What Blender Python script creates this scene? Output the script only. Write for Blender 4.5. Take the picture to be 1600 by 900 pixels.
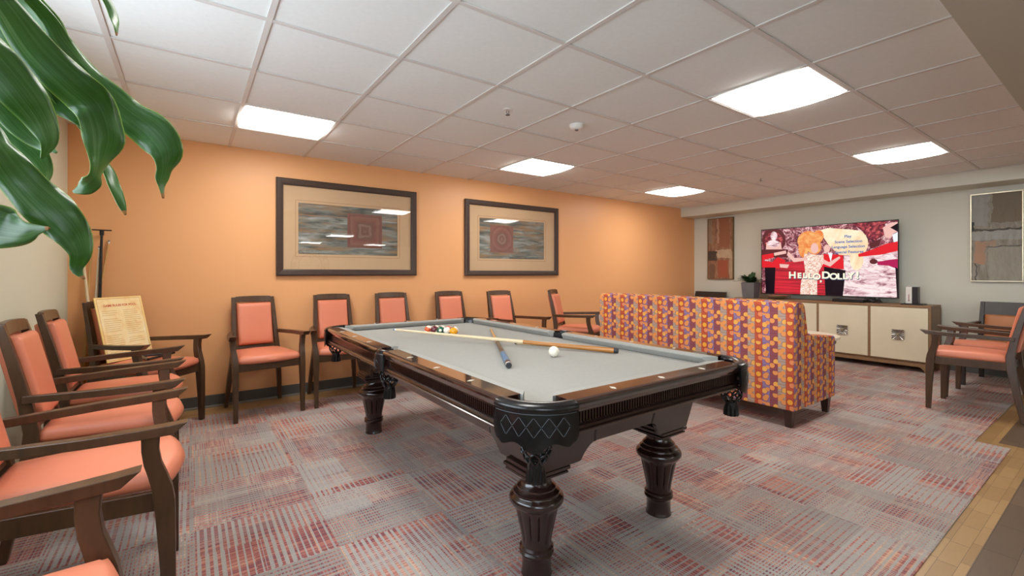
import bpy, bmesh, math, random
from mathutils import Vector, Matrix
random.seed(7)
PI = math.pi
scene = bpy.context.scene
COL = scene.collection
for o in list(bpy.data.objects):
    bpy.data.objects.remove(o)

# ------------------------------------------------------------------ camera, world, exposure
CAM_Z = 1.163
FOC = 706.6
YAW = 0.6197
cam_data = bpy.data.cameras.new('camera')
cam = bpy.data.objects.new('camera', cam_data)
COL.objects.link(cam)
cam.location = (0, 0, CAM_Z)
cam.rotation_euler = (PI / 2, 0, -YAW)
cam_data.sensor_width = 36.0
cam_data.lens = FOC / 1600 * 36.0
cam_data.shift_y = -(450 - 426.8) / 1600
cam_data.clip_start = 0.02
scene.camera = cam

world = bpy.data.worlds.new('daylight')
scene.world = world
world.use_nodes = True
wbg = world.node_tree.nodes['Background']
wbg.inputs['Color'].default_value = (0.78, 0.89, 1.0, 1)
wbg.inputs['Strength'].default_value = 3.6

PANEL_POWER = 7.5          # emission strength of the ceiling light lenses
scene.view_settings.view_transform = 'Standard'
scene.view_settings.look = 'None'
scene.view_settings.gamma = 1.0
scene.view_settings.use_curve_mapping = False
scene.view_settings.exposure = 1.15
scene.cycles.max_bounces = 10
scene.cycles.diffuse_bounces = 6
scene.cycles.transparent_max_bounces = 12
scene.cycles.sample_clamp_indirect = 6.0
scene.cycles.caustics_reflective = False
scene.cycles.caustics_refractive = False

# room dimensions (metres; camera above the origin)
X_L, X_R, Y_W, Y_REAR = -0.75, 7.43, 4.74, -6.6
Z_C, Z_S = 2.291, 2.143
TILE, U0, V0 = 0.61, 0.290, 4.10 - 4 * 0.61

# ------------------------------------------------------------------ helpers
def lin(c):
    c = c / 255.0
    return c / 12.92 if c <= 0.04045 else ((c + 0.055) / 1.055) ** 2.4
def rgb(r, g, b):
    return (lin(r), lin(g), lin(b), 1.0)

class NT:
    """small node-tree writer"""
    def __init__(self, name):
        self.m = bpy.data.materials.new(name)
        self.m.use_nodes = True
        self.t = self.m.node_tree
        self.b = self.t.nodes['Principled BSDF']
        self.out = self.t.nodes['Material Output']
    def n(self, typ, **kw):
        nd = self.t.nodes.new(typ)
        for k, v in kw.items():
            setattr(nd, k, v)
        return nd
    def link(self, a, b):
        self.t.links.new(a, b)
    def setin(self, sock, v):
        if hasattr(v, 'is_output') or isinstance(v, bpy.types.NodeSocket):
            self.link(v, sock)
        else:
            sock.default_value = v
    def math(self, op, a, b=0.0, c=0.0, clamp=False):
        nd = self.n('ShaderNodeMath', operation=op, use_clamp=clamp)
        self.setin(nd.inputs[0], a)
        self.setin(nd.inputs[1], b)
        if len(nd.inputs) > 2:
            self.setin(nd.inputs[2], c)
        return nd.outputs[0]
    def mix(self, f, a, b):
        nd = self.n('ShaderNodeMix', data_type='RGBA')
        self.setin(nd.inputs[0], f)
        self.setin(nd.inputs[6], a)
        self.setin(nd.inputs[7], b)
        return nd.outputs[2]
    def xyz(self, sock=None):
        if sock is None:
            tc = self.n('ShaderNodeTexCoord')
            sock = tc.outputs['Object']
        s = self.n('ShaderNodeSeparateXYZ')
        self.link(sock, s.inputs[0])
        return s.outputs[0], s.outputs[1], s.outputs[2]
    def comb(self, x=0.0, y=0.0, z=0.0):
        c = self.n('ShaderNodeCombineXYZ')
        self.setin(c.inputs[0], x); self.setin(c.inputs[1], y); self.setin(c.inputs[2], z)
        return c.outputs[0]
    def white(self, vec):
        w = self.n('ShaderNodeTexWhiteNoise', noise_dimensions='3D')
        self.link(vec, w.inputs['Vector'])
        return w.outputs['Value'], w.outputs['Color']
    def noise(self, vec, scale=5.0, detail=3.0, rough=0.5, dist=0.0):
        w = self.n('ShaderNodeTexNoise')
        if vec is not None:
            self.link(vec, w.inputs['Vector'])
        w.inputs['Scale'].default_value = scale
        w.inputs['Detail'].default_value = detail
        w.inputs['Roughness'].default_value = rough
        w.inputs['Distortion'].default_value = dist
        return w.outputs['Fac']
    def ramp(self, f, stops, interp='LINEAR'):
        r = self.n('ShaderNodeValToRGB')
        r.color_ramp.interpolation = interp
        el = r.color_ramp.elements
        el[0].position, el[0].color = stops[0]
        el[1].position, el[1].color = stops[-1]
        for p, c in stops[1:-1]:
            e = el.new(p); e.color = c
        self.setin(r.inputs[0], f)
        return r.outputs[0]
    def bump(self, h, strength=0.2, dist=0.002):
        b = self.n('ShaderNodeBump')
        b.inputs['Strength'].default_value = strength
        b.inputs['Distance'].default_value = dist
        self.link(h, b.inputs['Height'])
        self.link(b.outputs[0], self.b.inputs['Normal'])
    def obj(self):
        return self.n('ShaderNodeTexCoord').outputs['Object']

def pmat(name, col, rough=0.5, metal=0.0, var=0.06, scale=8.0, bump=0.0, bscale=200.0, spec=0.5, coat=0.0, stretch=None):
    """principled material with a little procedural variation"""
    k = NT(name)
    vec = k.obj()
    if stretch:
        mp = k.n('ShaderNodeMapping')
        mp.inputs['Scale'].default_value = stretch
        k.link(vec, mp.inputs['Vector'])
        vec = mp.outputs[0]
    f = k.noise(vec, scale, 4.0, 0.6)
    lo = tuple(c * (1 - var * 2) for c in col[:3]) + (1,)
    hi = tuple(min(1, c * (1 + var * 2)) for c in col[:3]) + (1,)
    k.link(k.ramp(f, [(0.25, lo), (0.75, hi)]), k.b.inputs['Base Color'])
    k.b.inputs['Roughness'].default_value = rough
    k.b.inputs['Metallic'].default_value = metal
    k.b.inputs['Specular IOR Level'].default_value = spec
    k.b.inputs['Coat Weight'].default_value = coat
    k.b.inputs['Coat Roughness'].default_value = 0.05
    if bump:
        k.bump(k.noise(k.obj(), bscale, 2.0), bump)
    return k.m

def emat(name, col, strength):
    k = NT(name)
    k.b.inputs['Base Color'].default_value = (0.0, 0.0, 0.0, 1)
    k.b.inputs['Roughness'].default_value = 0.4
    k.b.inputs['Specular IOR Level'].default_value = 0.2
    k.b.inputs['Emission Color'].default_value = col
    k.b.inputs['Emission Strength'].default_value = strength
    return k.m

def quad_box(bm, x0, x1, y0, y1, z0, z1, M=None, mi=0):
    ps = [(x0, y0, z0), (x1, y0, z0), (x1, y1, z0), (x0, y1, z0), (x0, y0, z1), (x1, y0, z1), (x1, y1, z1), (x0, y1, z1)]
    vs = [bm.verts.new(M @ Vector(p) if M else p) for p in ps]
    for f in ((3, 2, 1, 0), (4, 5, 6, 7), (0, 1, 5, 4), (1, 2, 6, 5), (2, 3, 7, 6), (3, 0, 4, 7)):
        fc = bm.faces.new([vs[i] for i in f]); fc.material_index = mi
    return vs

def loft(bm, rings, cap=True, mi=0, closed=True):
    """rings: list of lists of points (same count)"""
    R = [[bm.verts.new(p) for p in r] for r in rings]
    n = len(R[0])
    for a, b in zip(R[:-1], R[1:]):
        for i in range(n if closed else n - 1):
            j = (i + 1) % n
            f = bm.faces.new((a[i], a[j], b[j], b[i])); f.material_index = mi
    if cap and closed:
        f = bm.faces.new(list(reversed(R[0]))); f.material_index = mi
        f = bm.faces.new(R[-1]); f.material_index = mi
    return R

def lathe(bm, prof, n=24, c=(0, 0, 0), flute=None, mi=0):
    """prof: list of (r, z); flute(r, z, theta) -> r"""
    rings = []
    for r, z in prof:
        ring = []
        for i in range(n):
            th = 2 * PI * i / n
            rr = flute(r, z, th) if flute else r
            ring.append((c[0] + rr * math.cos(th), c[1] + rr * math.sin(th), c[2] + z))
        rings.append(ring)
    return loft(bm, rings, True, mi)

def tube(bm, pts, rad, n=8, mi=0, cap=True):
    """round tube along points; rad number or list"""
    pts = [Vector(p) for p in pts]
    rings = []
    prev = None
    for i, p in enumerate(pts):
        t = (pts[min(i + 1, len(pts) - 1)] - pts[max(i - 1, 0)]).normalized()
        if prev is None:
            a = Vector((0, 0, 1)) if abs(t.z) < 0.9 else Vector((1, 0, 0))
            u = t.cross(a).normalized()
        else:
            u = (prev - t * prev.dot(t)).normalized()
        prev = u
        v = t.cross(u)
        r = rad[i] if isinstance(rad, (list, tuple)) else rad
        rings.append([p + (u * math.cos(2 * PI * k / n) + v * math.sin(2 * PI * k / n)) * r for k in range(n)])
    loft(bm, rings, cap, mi)

def sections(bm, secs, axis='z', mi=0):
    """rectangular sections (cx, cy, cz, wa, wb) lofted; axis = direction of travel"""
    rings = []
    for cx, cy, cz, wa, wb in secs:
        if axis == 'z':
            rings.append([(cx - wa / 2, cy - wb / 2, cz), (cx + wa / 2, cy - wb / 2, cz), (cx + wa / 2, cy + wb / 2, cz), (cx - wa / 2, cy + wb / 2, cz)])
        elif axis == 'y':
            rings.append([(cx - wa / 2, cy, cz - wb / 2), (cx + wa / 2, cy, cz - wb / 2), (cx + wa / 2, cy, cz + wb / 2), (cx - wa / 2, cy, cz + wb / 2)])
        else:
            rings.append([(cx, cy - wa / 2, cz - wb / 2), (cx, cy + wa / 2, cz - wb / 2), (cx, cy + wa / 2, cz + wb / 2), (cx, cy - wa / 2, cz + wb / 2)])
    loft(bm, rings, True, mi)

def prism(bm, poly, fn, a, b, mi=0):
    """extrude a 2D polygon: fn(p, q, t) -> point, t = a and b"""
    loft(bm, [[fn(p, q, a) for p, q in poly], [fn(p, q, b) for p, q in poly]], True, mi)

def cushion(bm, w, d, t, crown, r, n=14, shape=None, mi=0, flat_back=0.35):
    """rounded pad in x (w), y (d), z (t)"""
    def h(u):
        a = abs(u)
        k = r
        if a <= 1 - k:
            return 1.0
        return math.sqrt(max(0.0, 1 - ((a - (1 - k)) / k) ** 2))
    def coord(i):
        s = -1 + 2 * i / n
        return math.copysign(1 - (1 - abs(s)) ** 1.7, s)
    top, bot = {}, {}
    for i in range(n + 1):
        for j in range(n + 1):
            u, v = coord(i), coord(j)
            hh = min(h(u), h(v)) ** 0.9 if min(h(u), h(v)) > 0 else 0
            x, y = u * w / 2, v * d / 2
            if shape:
                x, y = shape(x, y, u, v)
            z1 = t / 2 * hh + crown * (1 - u * u) * (1 - v * v)
            z0 = -t / 2 * hh * (flat_back * 2 if flat_back < 0.5 else 1)
            top[i, j] = bm.verts.new((x, y, z1))
            bot[i, j] = top[i, j] if (i in (0, n) or j in (0, n)) else bm.verts.new((x, y, z0))
    for i in range(n):
        for j in range(n):
            f = bm.faces.new((top[i, j], top[i + 1, j], top[i + 1, j + 1], top[i, j + 1])); f.material_index = mi
            q = (bot[i, j + 1], bot[i + 1, j + 1], bot[i + 1, j], bot[i, j])
            if len(set(q)) == 4:
                try:
                    f = bm.faces.new(q); f.material_index = mi
                except ValueError:
                    pass

def xform(bm, M, verts=None):
    bmesh.ops.transform(bm, matrix=M, verts=verts if verts is not None else bm.verts[:])

def build(name, bm, mats, parent=None, smooth=None, bevel=0.0, loc=None, seg=2):
    """link a bmesh as ONE mesh object"""
    bmesh.ops.recalc_face_normals(bm, faces=bm.faces[:])
    if smooth is not None:
        for f in bm.faces:
            f.smooth = True
        for e in bm.edges:
            if len(e.link_faces) == 2 and e.calc_face_angle(0) > math.radians(smooth):
                e.smooth = False
    me = bpy.data.meshes.new(name)
    bm.to_mesh(me); bm.free()
    for m in (mats if isinstance(mats, (list, tuple)) else [mats]):
        me.materials.append(m)
    o = bpy.data.objects.new(name, me)
    COL.objects.link(o)
    if parent:
        o.parent = parent
    if loc:
        o.location = loc
    if bevel:
        md = o.modifiers.new('bevel', 'BEVEL')
        md.width = bevel; md.segments = seg; md.limit_method = 'ANGLE'
        md.angle_limit = math.radians(40)
        if smooth is None:
            for p in me.polygons:
                p.use_smooth = True
            md.harden_normals = True
    return o

def tag(o, label, cat, group=None):
    o['label'] = label; o['category'] = cat
    if group:
        o['group'] = group
    return o
def thing(name, label, cat, loc=(0, 0, 0), rz=0.0, group=None):
    o = bpy.data.objects.new(name, None)
    COL.objects.link(o)
    o.empty_display_size = 0.1
    o.location = loc; o.rotation_euler = (0, 0, rz)
    return tag(o, label, cat, group)
def struct(o, label=None):
    o['kind'] = 'structure'
    if label:
        o['label'] = label
    return o
def copy_tree(o, parent=None):
    c = o.copy()
    COL.objects.link(c)
    if parent:
        c.parent = parent
    for ch in list(o.children):
        copy_tree(ch, c)
    return c
def text_mesh(body, size, bold=0.0, spacing=1.0, align='CENTER', extrude=0.0):
    cu = bpy.data.curves.new('lettering', 'FONT')
    cu.body = body; cu.size = size; cu.offset = bold; cu.space_character = spacing
    cu.align_x = align; cu.align_y = 'CENTER'; cu.extrude = extrude
    ob = bpy.data.objects.new('lettering', cu)
    COL.objects.link(ob)
    dg = bpy.context.evaluated_depsgraph_get()
    me = bpy.data.meshes.new_from_object(ob.evaluated_get(dg))
    bm = bmesh.new(); bm.from_mesh(me)
    bpy.data.objects.remove(ob); bpy.data.curves.remove(cu); bpy.data.meshes.remove(me)
    return bm
def add_bm(dst, src, M, mi=0):
    """append src bmesh to dst, transformed"""
    src.verts.ensure_lookup_table()
    vm = [dst.verts.new(M @ v.co) for v in src.verts]
    for i, v in enumerate(src.verts):
        v.index = i
    for f in src.faces:
        try:
            nf = dst.faces.new([vm[v.index] for v in f.verts]); nf.material_index = mi
        except ValueError:
            pass
    src.free()

# ------------------------------------------------------------------ materials
def wall_mat(name, col, rough=0.55):
    k = NT(name)
    f = k.noise(k.obj(), 1.3, 3.0)
    k.link(k.mix(k.math('MULTIPLY', f, 0.10), col, tuple(c * 0.8 for c in col[:3]) + (1,)), k.b.inputs['Base Color'])
    k.b.inputs['Roughness'].default_value = rough
    k.b.inputs['Specular IOR Level'].default_value = 0.35
    k.bump(k.noise(k.obj(), 180.0, 2.0), 0.06, 0.001)
    return k.m
M_ORANGE = wall_mat('orange_paint', rgb(235, 174, 120), 0.42)
M_CREAM = wall_mat('cream_paint', rgb(217, 221, 200))
M_GREIGE = wall_mat('greige_paint', rgb(213, 213, 198))
M_BULK = wall_mat('bulkhead_paint', rgb(190, 182, 164))
M_CEIL = pmat('ceiling_tile', rgb(233, 237, 235), 0.9, var=0.012, scale=40, bump=0.05, bscale=260, spec=0.1)
M_GRID = pmat('ceiling_tee', rgb(212, 210, 206), 0.5, var=0.01)
M_BASE = pmat('vinyl_base', rgb(82, 80, 76), 0.5, var=0.03)
M_BASE2 = pmat('base_toe', rgb(140, 136, 128), 0.5, var=0.03)
M_VINYL = pmat('coral_vinyl', rgb(220, 131, 100), 0.42, var=0.02, scale=5, bump=0.05, bscale=350)
M_VINYL_B = pmat('brown_vinyl', rgb(178, 112, 66), 0.45, var=0.03, scale=5)
M_WOOD = pmat('walnut_stain', rgb(76, 53, 35), 0.32, var=0.16, scale=14, stretch=(3, 3, 0.6), spec=0.5)
M_WOOD_D = pmat('dark_stain', rgb(48, 40, 36), 0.35, var=0.12, scale=14)
M_MAHOG = pmat('mahogany_gloss', rgb(37, 19, 17), 0.2, var=0.14, scale=9, stretch=(2, 0.5, 3), coat=0.6)
M_MAHOG_TOP = pmat('rail_gloss', rgb(44, 27, 23), 0.10, var=0.12, scale=9, coat=1.0)
M_MAHOG.node_tree.nodes['Principled BSDF'].inputs['Coat Roughness'].default_value = 0.18
M_FELT = pmat('grey_felt', rgb(162, 162, 157), 0.95, var=0.015, scale=60, bump=0.1, bscale=900, spec=0.1)
M_LEATHER = pmat('black_leather', rgb(19, 19, 21), 0.24, var=0.1, scale=30, bump=0.12, bscale=160)
M_STITCH = pmat('grey_stitch', rgb(96, 104, 110), 0.7)
M_IVORY = pmat('ivory_inlay', rgb(225, 215, 195), 0.3, var=0.02)
M_SHAFT = pmat('maple_shaft', rgb(226, 206, 168), 0.3, var=0.05, stretch=(1, 1, 1))
M_SHAFT_T = pmat('tan_shaft', rgb(206, 164, 104), 0.3, var=0.06)
M_BUTT = pmat('brown_butt', rgb(176, 118, 56), 0.25, var=0.06)
M_BUTT_B = pmat('blue_wrap', rgb(84, 112, 140), 0.6, var=0.1, scale=60)
M_RUBBER = pmat('dark_rubber', rgb(42, 46, 50), 0.5)
M_WHITE = pmat('white_plastic', rgb(228, 226, 220), 0.4, var=0.01)
M_BLACK = pmat('black_plastic_and_shade', rgb(24, 24, 26), 0.35, var=0.05)
M_FRAME = pmat('espresso_frame', rgb(66, 50, 42), 0.35, var=0.1, scale=20, stretch=(1, 1, 6))
M_MATBOARD = pmat('tan_matboard', rgb(206, 172, 134), 0.9, var=0.02, scale=2)
M_MATLINE = pmat('mat_bevel', rgb(166, 120, 84), 0.8)
M_CABWOOD = pmat('cabinet_wood', rgb(140, 108, 76), 0.45, var=0.12, scale=10, stretch=(3, 1, 6))
M_CABDOOR = pmat('cream_lacquer', rgb(224, 216, 188), 0.5, var=0.03, scale=3)
M_PEWTER = pmat('pewter', rgb(150, 146, 138), 0.35, metal=0.85, var=0.12, scale=40)
M_POT = pmat('grey_pot', rgb(104, 104, 106), 0.6, var=0.06)
M_SILVER = pmat('champagne_metal', rgb(196, 186, 160), 0.3, metal=0.8)
M_GOLD = pmat('bronze_metal', rgb(128, 100, 66), 0.4, metal=0.5)
M_LEAF2 = pmat('small_leaf', rgb(40, 74, 38), 0.45, var=0.25, scale=20)
M_TABLETOP = pmat('cream_top', rgb(226, 214, 192), 0.35, var=0.03)
M_GREYMETAL = pmat('grey_metal', rgb(96, 96, 96), 0.45, metal=0.3)
M_SOFALEG = pmat('sofa_leg', rgb(58, 38, 32), 0.35, var=0.08)
M_TERRA = pmat('planter_clay', rgb(120, 104, 92), 0.7)
M_STEM = pmat('cane', rgb(112, 96, 66), 0.8, var=0.15, scale=30)
M_SOIL = pmat('soil', rgb(46, 36, 30), 0.95, var=0.3, scale=60, bump=0.5, bscale=90)

def glass_mat(name, ior=1.45, rough=0.0):
    k = NT(name)
    tr = k.n('ShaderNodeBsdfTransparent')
    gl = k.n('ShaderNodeBsdfGlossy'); gl.inputs['Roughness'].default_value = rough
    geo = k.n('ShaderNodeNewGeometry')
    dp = k.n('ShaderNodeVectorMath', operation='DOT_PRODUCT')
    k.link(geo.outputs['Incoming'], dp.inputs[0]); k.link(geo.outputs['Normal'], dp.inputs[1])
    f0 = ((ior - 1) / (ior + 1)) ** 2
    sch = k.math('POWER', k.math('SUBTRACT', 1.0, k.math('ABSOLUTE', dp.outputs['Value'])), 5.0)
    fr = k.math('ADD', f0, k.math('MULTIPLY', sch, 1 - f0))
    mx = k.n('ShaderNodeMixShader')
    k.link(fr, mx.inputs[0]); k.link(tr.outputs[0], mx.inputs[1]); k.link(gl.outputs[0], mx.inputs[2])
    k.link(mx.outputs[0], k.out.inputs['Surface'])
    return k.m
M_GLASS = glass_mat('picture_glass', 1.5)
M_PANE = glass_mat('window_glass', 1.45)

def carpet_mat():
    k = NT('striped_carpet')
    x, y, z = k.xyz()
    T = 0.5
    tx = k.math('FLOOR', k.math('DIVIDE', k.math('SUBTRACT', x, 0.02), T))
    ty = k.math('FLOOR', k.math('DIVIDE', k.math('SUBTRACT', y, 0.49), T))
    par = k.math('GREATER_THAN', k.math('PINGPONG', k.math('ADD', tx, ty), 1.0), 0.5)
    inv = k.math('SUBTRACT', 1.0, par)
    a = k.math('ADD', k.math('MULTIPLY', x, par), k.math('MULTIPLY', y, inv))     # across the stripes
    b = k.math('ADD', k.math('MULTIPLY', y, par), k.math('MULTIPLY', x, inv))     # along the stripes
    tid = k.math('ADD', k.math('MULTIPLY', tx, 7.13), k.math('MULTIPLY', ty, 3.71))
    def hsh(u, v, w):
        return k.white(k.comb(u, v, w))[0]
    pa = 0.0263
    ca = k.math('FLOOR', k.math('DIVIDE', a, pa))
    fa = k.math('FRACT', k.math('DIVIDE', a, pa))
    blkA = hsh(k.math('FLOOR', k.math('DIVIDE', a, 0.125)), k.math('FLOOR', k.math('DIVIDE', b, 0.25)), tid)
    blkB = hsh(k.math('FLOOR', k.math('DIVIDE', b, 0.083)), tid, 3.0)
    duty = k.math('ADD', 0.16, k.math('MULTIPLY', k.math('POWER', blkA, 1.2), 0.62))
    duty = k.math('ADD', duty, k.math('MULTIPLY', hsh(ca, tid, 1.0), 0.14))
    s1 = k.math('LESS_THAN', fa, duty)
    pb = 0.0125
    fb = k.math('FRACT', k.math('DIVIDE', b, pb))
    cb = k.math('FLOOR', k.math('DIVIDE', b, pb))
    duty2 = k.math('MULTIPLY', k.math('POWER', blkB, 1.6), 0.75)
    s2 = k.math('LESS_THAN', fb, duty2)
    grey = k.math('MAXIMUM', s1, s2)
    yarn = hsh(k.math('FLOOR', k.math('DIVIDE', b, 0.0062)), k.math('FLOOR', k.math('DIVIDE', a, 0.11)), tid)
    blkC = hsh(k.math('FLOOR', k.math('DIVIDE', b, 0.16)), k.math('FLOOR', k.math('DIVIDE', a, 0.19)), k.math('ADD', tid, 5.0))
    yv = k.math('ADD', k.math('MULTIPLY', yarn, 0.55), k.math('MULTIPLY', blkC, 0.45))
    red = k.ramp(yv, [(0.0, rgb(112, 72, 82)), (0.25, rgb(150, 90, 92)), (0.5, rgb(184, 116, 106)), (0.72, rgb(204, 144, 124)), (0.9, rgb(214, 184, 162)), (1.0, rgb(170, 138, 132))])
    gfine = k.white(k.comb(k.math('FLOOR', k.math('DIVIDE', x, 0.004)), k.math('FLOOR', k.math('DIVIDE', y, 0.004)), 0.0))[0]
    gtone = hsh(k.math('FLOOR', k.math('DIVIDE', a, 0.25)), tid, 9.0)
    gcol = k.mix(gtone, rgb(158, 157, 152), rgb(181, 181, 176))
    # occasional tan thread
    tan = k.math('LESS_THAN', hsh(k.math('FLOOR', k.math('DIVIDE', a, 0.0075)), tid, 4.0), 0.07)
    red = k.mix(k.math('MULTIPLY', tan, 0.6), red, rgb(226, 192, 158))
    colr = k.mix(k.math('MULTIPLY', grey, 0.9), red, gcol)
    colr = k.mix(k.math('MULTIPLY', gfine, 0.22), colr, rgb(110, 92, 90))
    k.link(colr, k.b.inputs['Base Color'])
    k.b.inputs['Roughness'].default_value = 0.95
    k.b.inputs['Specular IOR Level'].default_value = 0.1
    k.bump(gfine, 0.5, 0.003)
    return k.m
M_CARPET = carpet_mat()

def plank_mat(name, c1, c2, seam, L=0.55, W=0.115, swap=False):
    k = NT(name)
    x, y, z = k.xyz()
    if swap:
        x, y = y, x
    row = k.math('FLOOR', k.math('DIVIDE', y, W))
    xo = k.math('ADD', x, k.math('MULTIPLY', k.white(k.comb(row, 0.0, 0.0))[0], L))
    ci = k.math('FLOOR', k.math('DIVIDE', xo, L))
    v = k.white(k.comb(row, ci, 1.0))[0]
    grain = k.noise(k.comb(k.math('MULTIPLY', x, 3.0), k.math('MULTIPLY', y, 40.0), v), 3.0, 4.0, 0.6)
    f = k.math('ADD', k.math('MULTIPLY', v, 0.55), k.math('MULTIPLY', grain, 0.45))
    colr = k.mix(f, c1, c2)
    fx = k.math('FRACT', k.math('DIVIDE', xo, L))
    fy = k.math('FRACT', k.math('DIVIDE', y, W))
    e = k.math('MAXIMUM', k.math('LESS_THAN', fx, 0.012), k.math('LESS_THAN', fy, 0.02))
    k.link(k.mix(e, colr, seam), k.b.inputs['Base Color'])
    k.b.inputs['Roughness'].default_value = 0.38
    return k.m
M_TAN = plank_mat('tan_plank', rgb(150, 116, 72), rgb(186, 150, 102), rgb(92, 66, 40), 0.22, 0.062)
M_DARKFLOOR = plank_mat('dark_plank', rgb(96, 78, 62), rgb(124, 102, 82), rgb(70, 56, 44), 0.32, 0.10)

def sofa_mat():
    k = NT('circle_print_fabric')
    x, y, z = k.xyz()
    geo = k.n('ShaderNodeNewGeometry')
    vt = k.n('ShaderNodeVectorTransform', vector_type='NORMAL', convert_from='WORLD', convert_to='OBJECT')
    k.link(geo.outputs['True Normal'], vt.inputs[0])
    nx, ny, nz = k.xyz(vt.outputs[0])
    up = k.math('GREATER_THAN', k.math('ABSOLUTE', nz), 0.72)
    h = k.math('SUBTRACT', y, k.math('MULTIPLY', x, k.math('SUBTRACT', 1.0, up)))
    v = k.math('ADD', z, k.math('MULTIPLY', x, up))
    W = 0.0572
    cu = k.math('DIVIDE', k.math('ADD', h, 0.0), W)
    ci = k.math('FLOOR', cu)
    fu = k.math('SUBTRACT', k.math('FRACT', cu), 0.5)
    cm = k.math('FLOORED_MODULO', ci, 4.0)
    voff = k.math('MULTIPLY', cm, 0.37)
    rv = k.math('ADD', k.math('DIVIDE', v, W), voff)
    ri = k.math('FLOOR', rv)
    fv = k.math('SUBTRACT', k.math('FRACT', rv), 0.5)
    rm = k.math('FLOORED_MODULO', ri, 3.0)
    base = k.ramp(k.math('DIVIDE', k.math('ADD', cm, 0.5), 4.0), [(0.0, rgb(204, 88, 54)), (0.25, rgb(184, 170, 156)), (0.5, rgb(140, 76, 92)), (0.75, rgb(140, 124, 168))], 'CONSTANT')
    shade = k.white(k.comb(cm, rm, 2.0))[0]
    base = k.mix(k.math('MULTIPLY', shade, 0.3), base, rgb(150, 90, 80))
    # thin dark seam lines between cells
    edge = k.math('GREATER_THAN', k.math('MAXIMUM', k.math('ABSOLUTE', fu), k.math('ABSOLUTE', fv)), 0.465)
    base = k.mix(k.math('MULTIPLY', edge, 0.45), base, rgb(120, 40, 40))
    def disc(cx, cy, r):
        dx = k.math('SUBTRACT', fu, cx); dy = k.math('SUBTRACT', fv, cy)
        d = k.math('SQRT', k.math('ADD', k.math('MULTIPLY', dx, dx), k.math('MULTIPLY', dy, dy)))
        return k.math('LESS_THAN', d, r)
    ox = k.math('MULTIPLY', k.math('SUBTRACT', k.white(k.comb(cm, rm, 5.0))[0], 0.5), 0.75)
    oy = k.math('MULTIPLY', k.math('SUBTRACT', k.white(k.comb(cm, rm, 6.0))[0], 0.5), 0.75)
    red0 = k.math('LESS_THAN', cm, 0.5)
    centred = k.math('MULTIPLY', red0, k.math('LESS_THAN', rm, 0.5))
    keep = k.math('SUBTRACT', 1.0, centred)
    ox = k.math('MULTIPLY', ox, keep); oy = k.math('MULTIPLY', oy, keep)
    big = disc(ox, oy, 0.47)
    sml = disc(ox, oy, 0.34)
    tone = k.white(k.comb(cm, rm, 8.0))[0]
    cc = k.ramp(tone, [(0.0, rgb(230, 152, 88)), (0.45, rgb(236, 174, 84)), (0.75, rgb(226, 140, 92))], 'CONSTANT')
    ring = k.mix(0.4, base, rgb(150, 50, 50))
    colr = k.mix(big, base, ring)
    colr = k.mix(sml, colr, k.mix(centred, cc, rgb(238, 168, 60)))
    # second, smaller set of dots on the lilac and grey columns
    alt = k.math('GREATER_THAN', k.math('FLOORED_MODULO', cm, 2.0), 0.5)
    d2 = k.math('MULTIPLY', disc(k.math('SUBTRACT', 0.0, ox), k.math('ADD', oy, 0.3), 0.27), alt)
    colr = k.mix(d2, colr, rgb(232, 152, 84))
    weave = k.noise(k.obj(), 420.0, 1.0)
    colr = k.mix(k.math('MULTIPLY', weave, 0.12), colr, rgb(90, 60, 60))
    k.link(colr, k.b.inputs['Base Color'])
    k.b.inputs['Roughness'].default_value = 0.85
    k.b.inputs['Specular IOR Level'].default_value = 0.2
    k.bump(weave, 0.15, 0.001)
    return k.m
M_SOFA = sofa_mat()

def art_streak_mat(name, seed):
    k = NT(name)
    x, y, z = k.xyz()
    n1 = k.noise(k.comb(k.math('MULTIPLY', x, 1.6), seed, k.math('MULTIPLY', z, 11.0)), 2.2, 5.0, 0.6, 0.4)
    n2 = k.noise(k.comb(k.math('MULTIPLY', x, 0.8), seed + 4, k.math('MULTIPLY', z, 7.0)), 3.0, 3.0, 0.6)
    c = k.ramp(n1, [(0.28, rgb(58, 58, 56)), (0.42, rgb(92, 96, 92)), (0.52, rgb(124, 126, 118)), (0.64, rgb(154, 158, 154)), (0.74, rgb(196, 200, 200))])
    warm = k.math('MULTIPLY', k.math('MULTIPLY', k.math('GREATER_THAN', n2, 0.5), k.math('SUBTRACT', n2, 0.45)), 4.0, clamp=True)
    k.link(k.mix(warm, c, rgb(150, 116, 78)), k.b.inputs['Base Color'])
    k.b.inputs['Roughness'].default_value = 0.8
    return k.m
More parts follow.
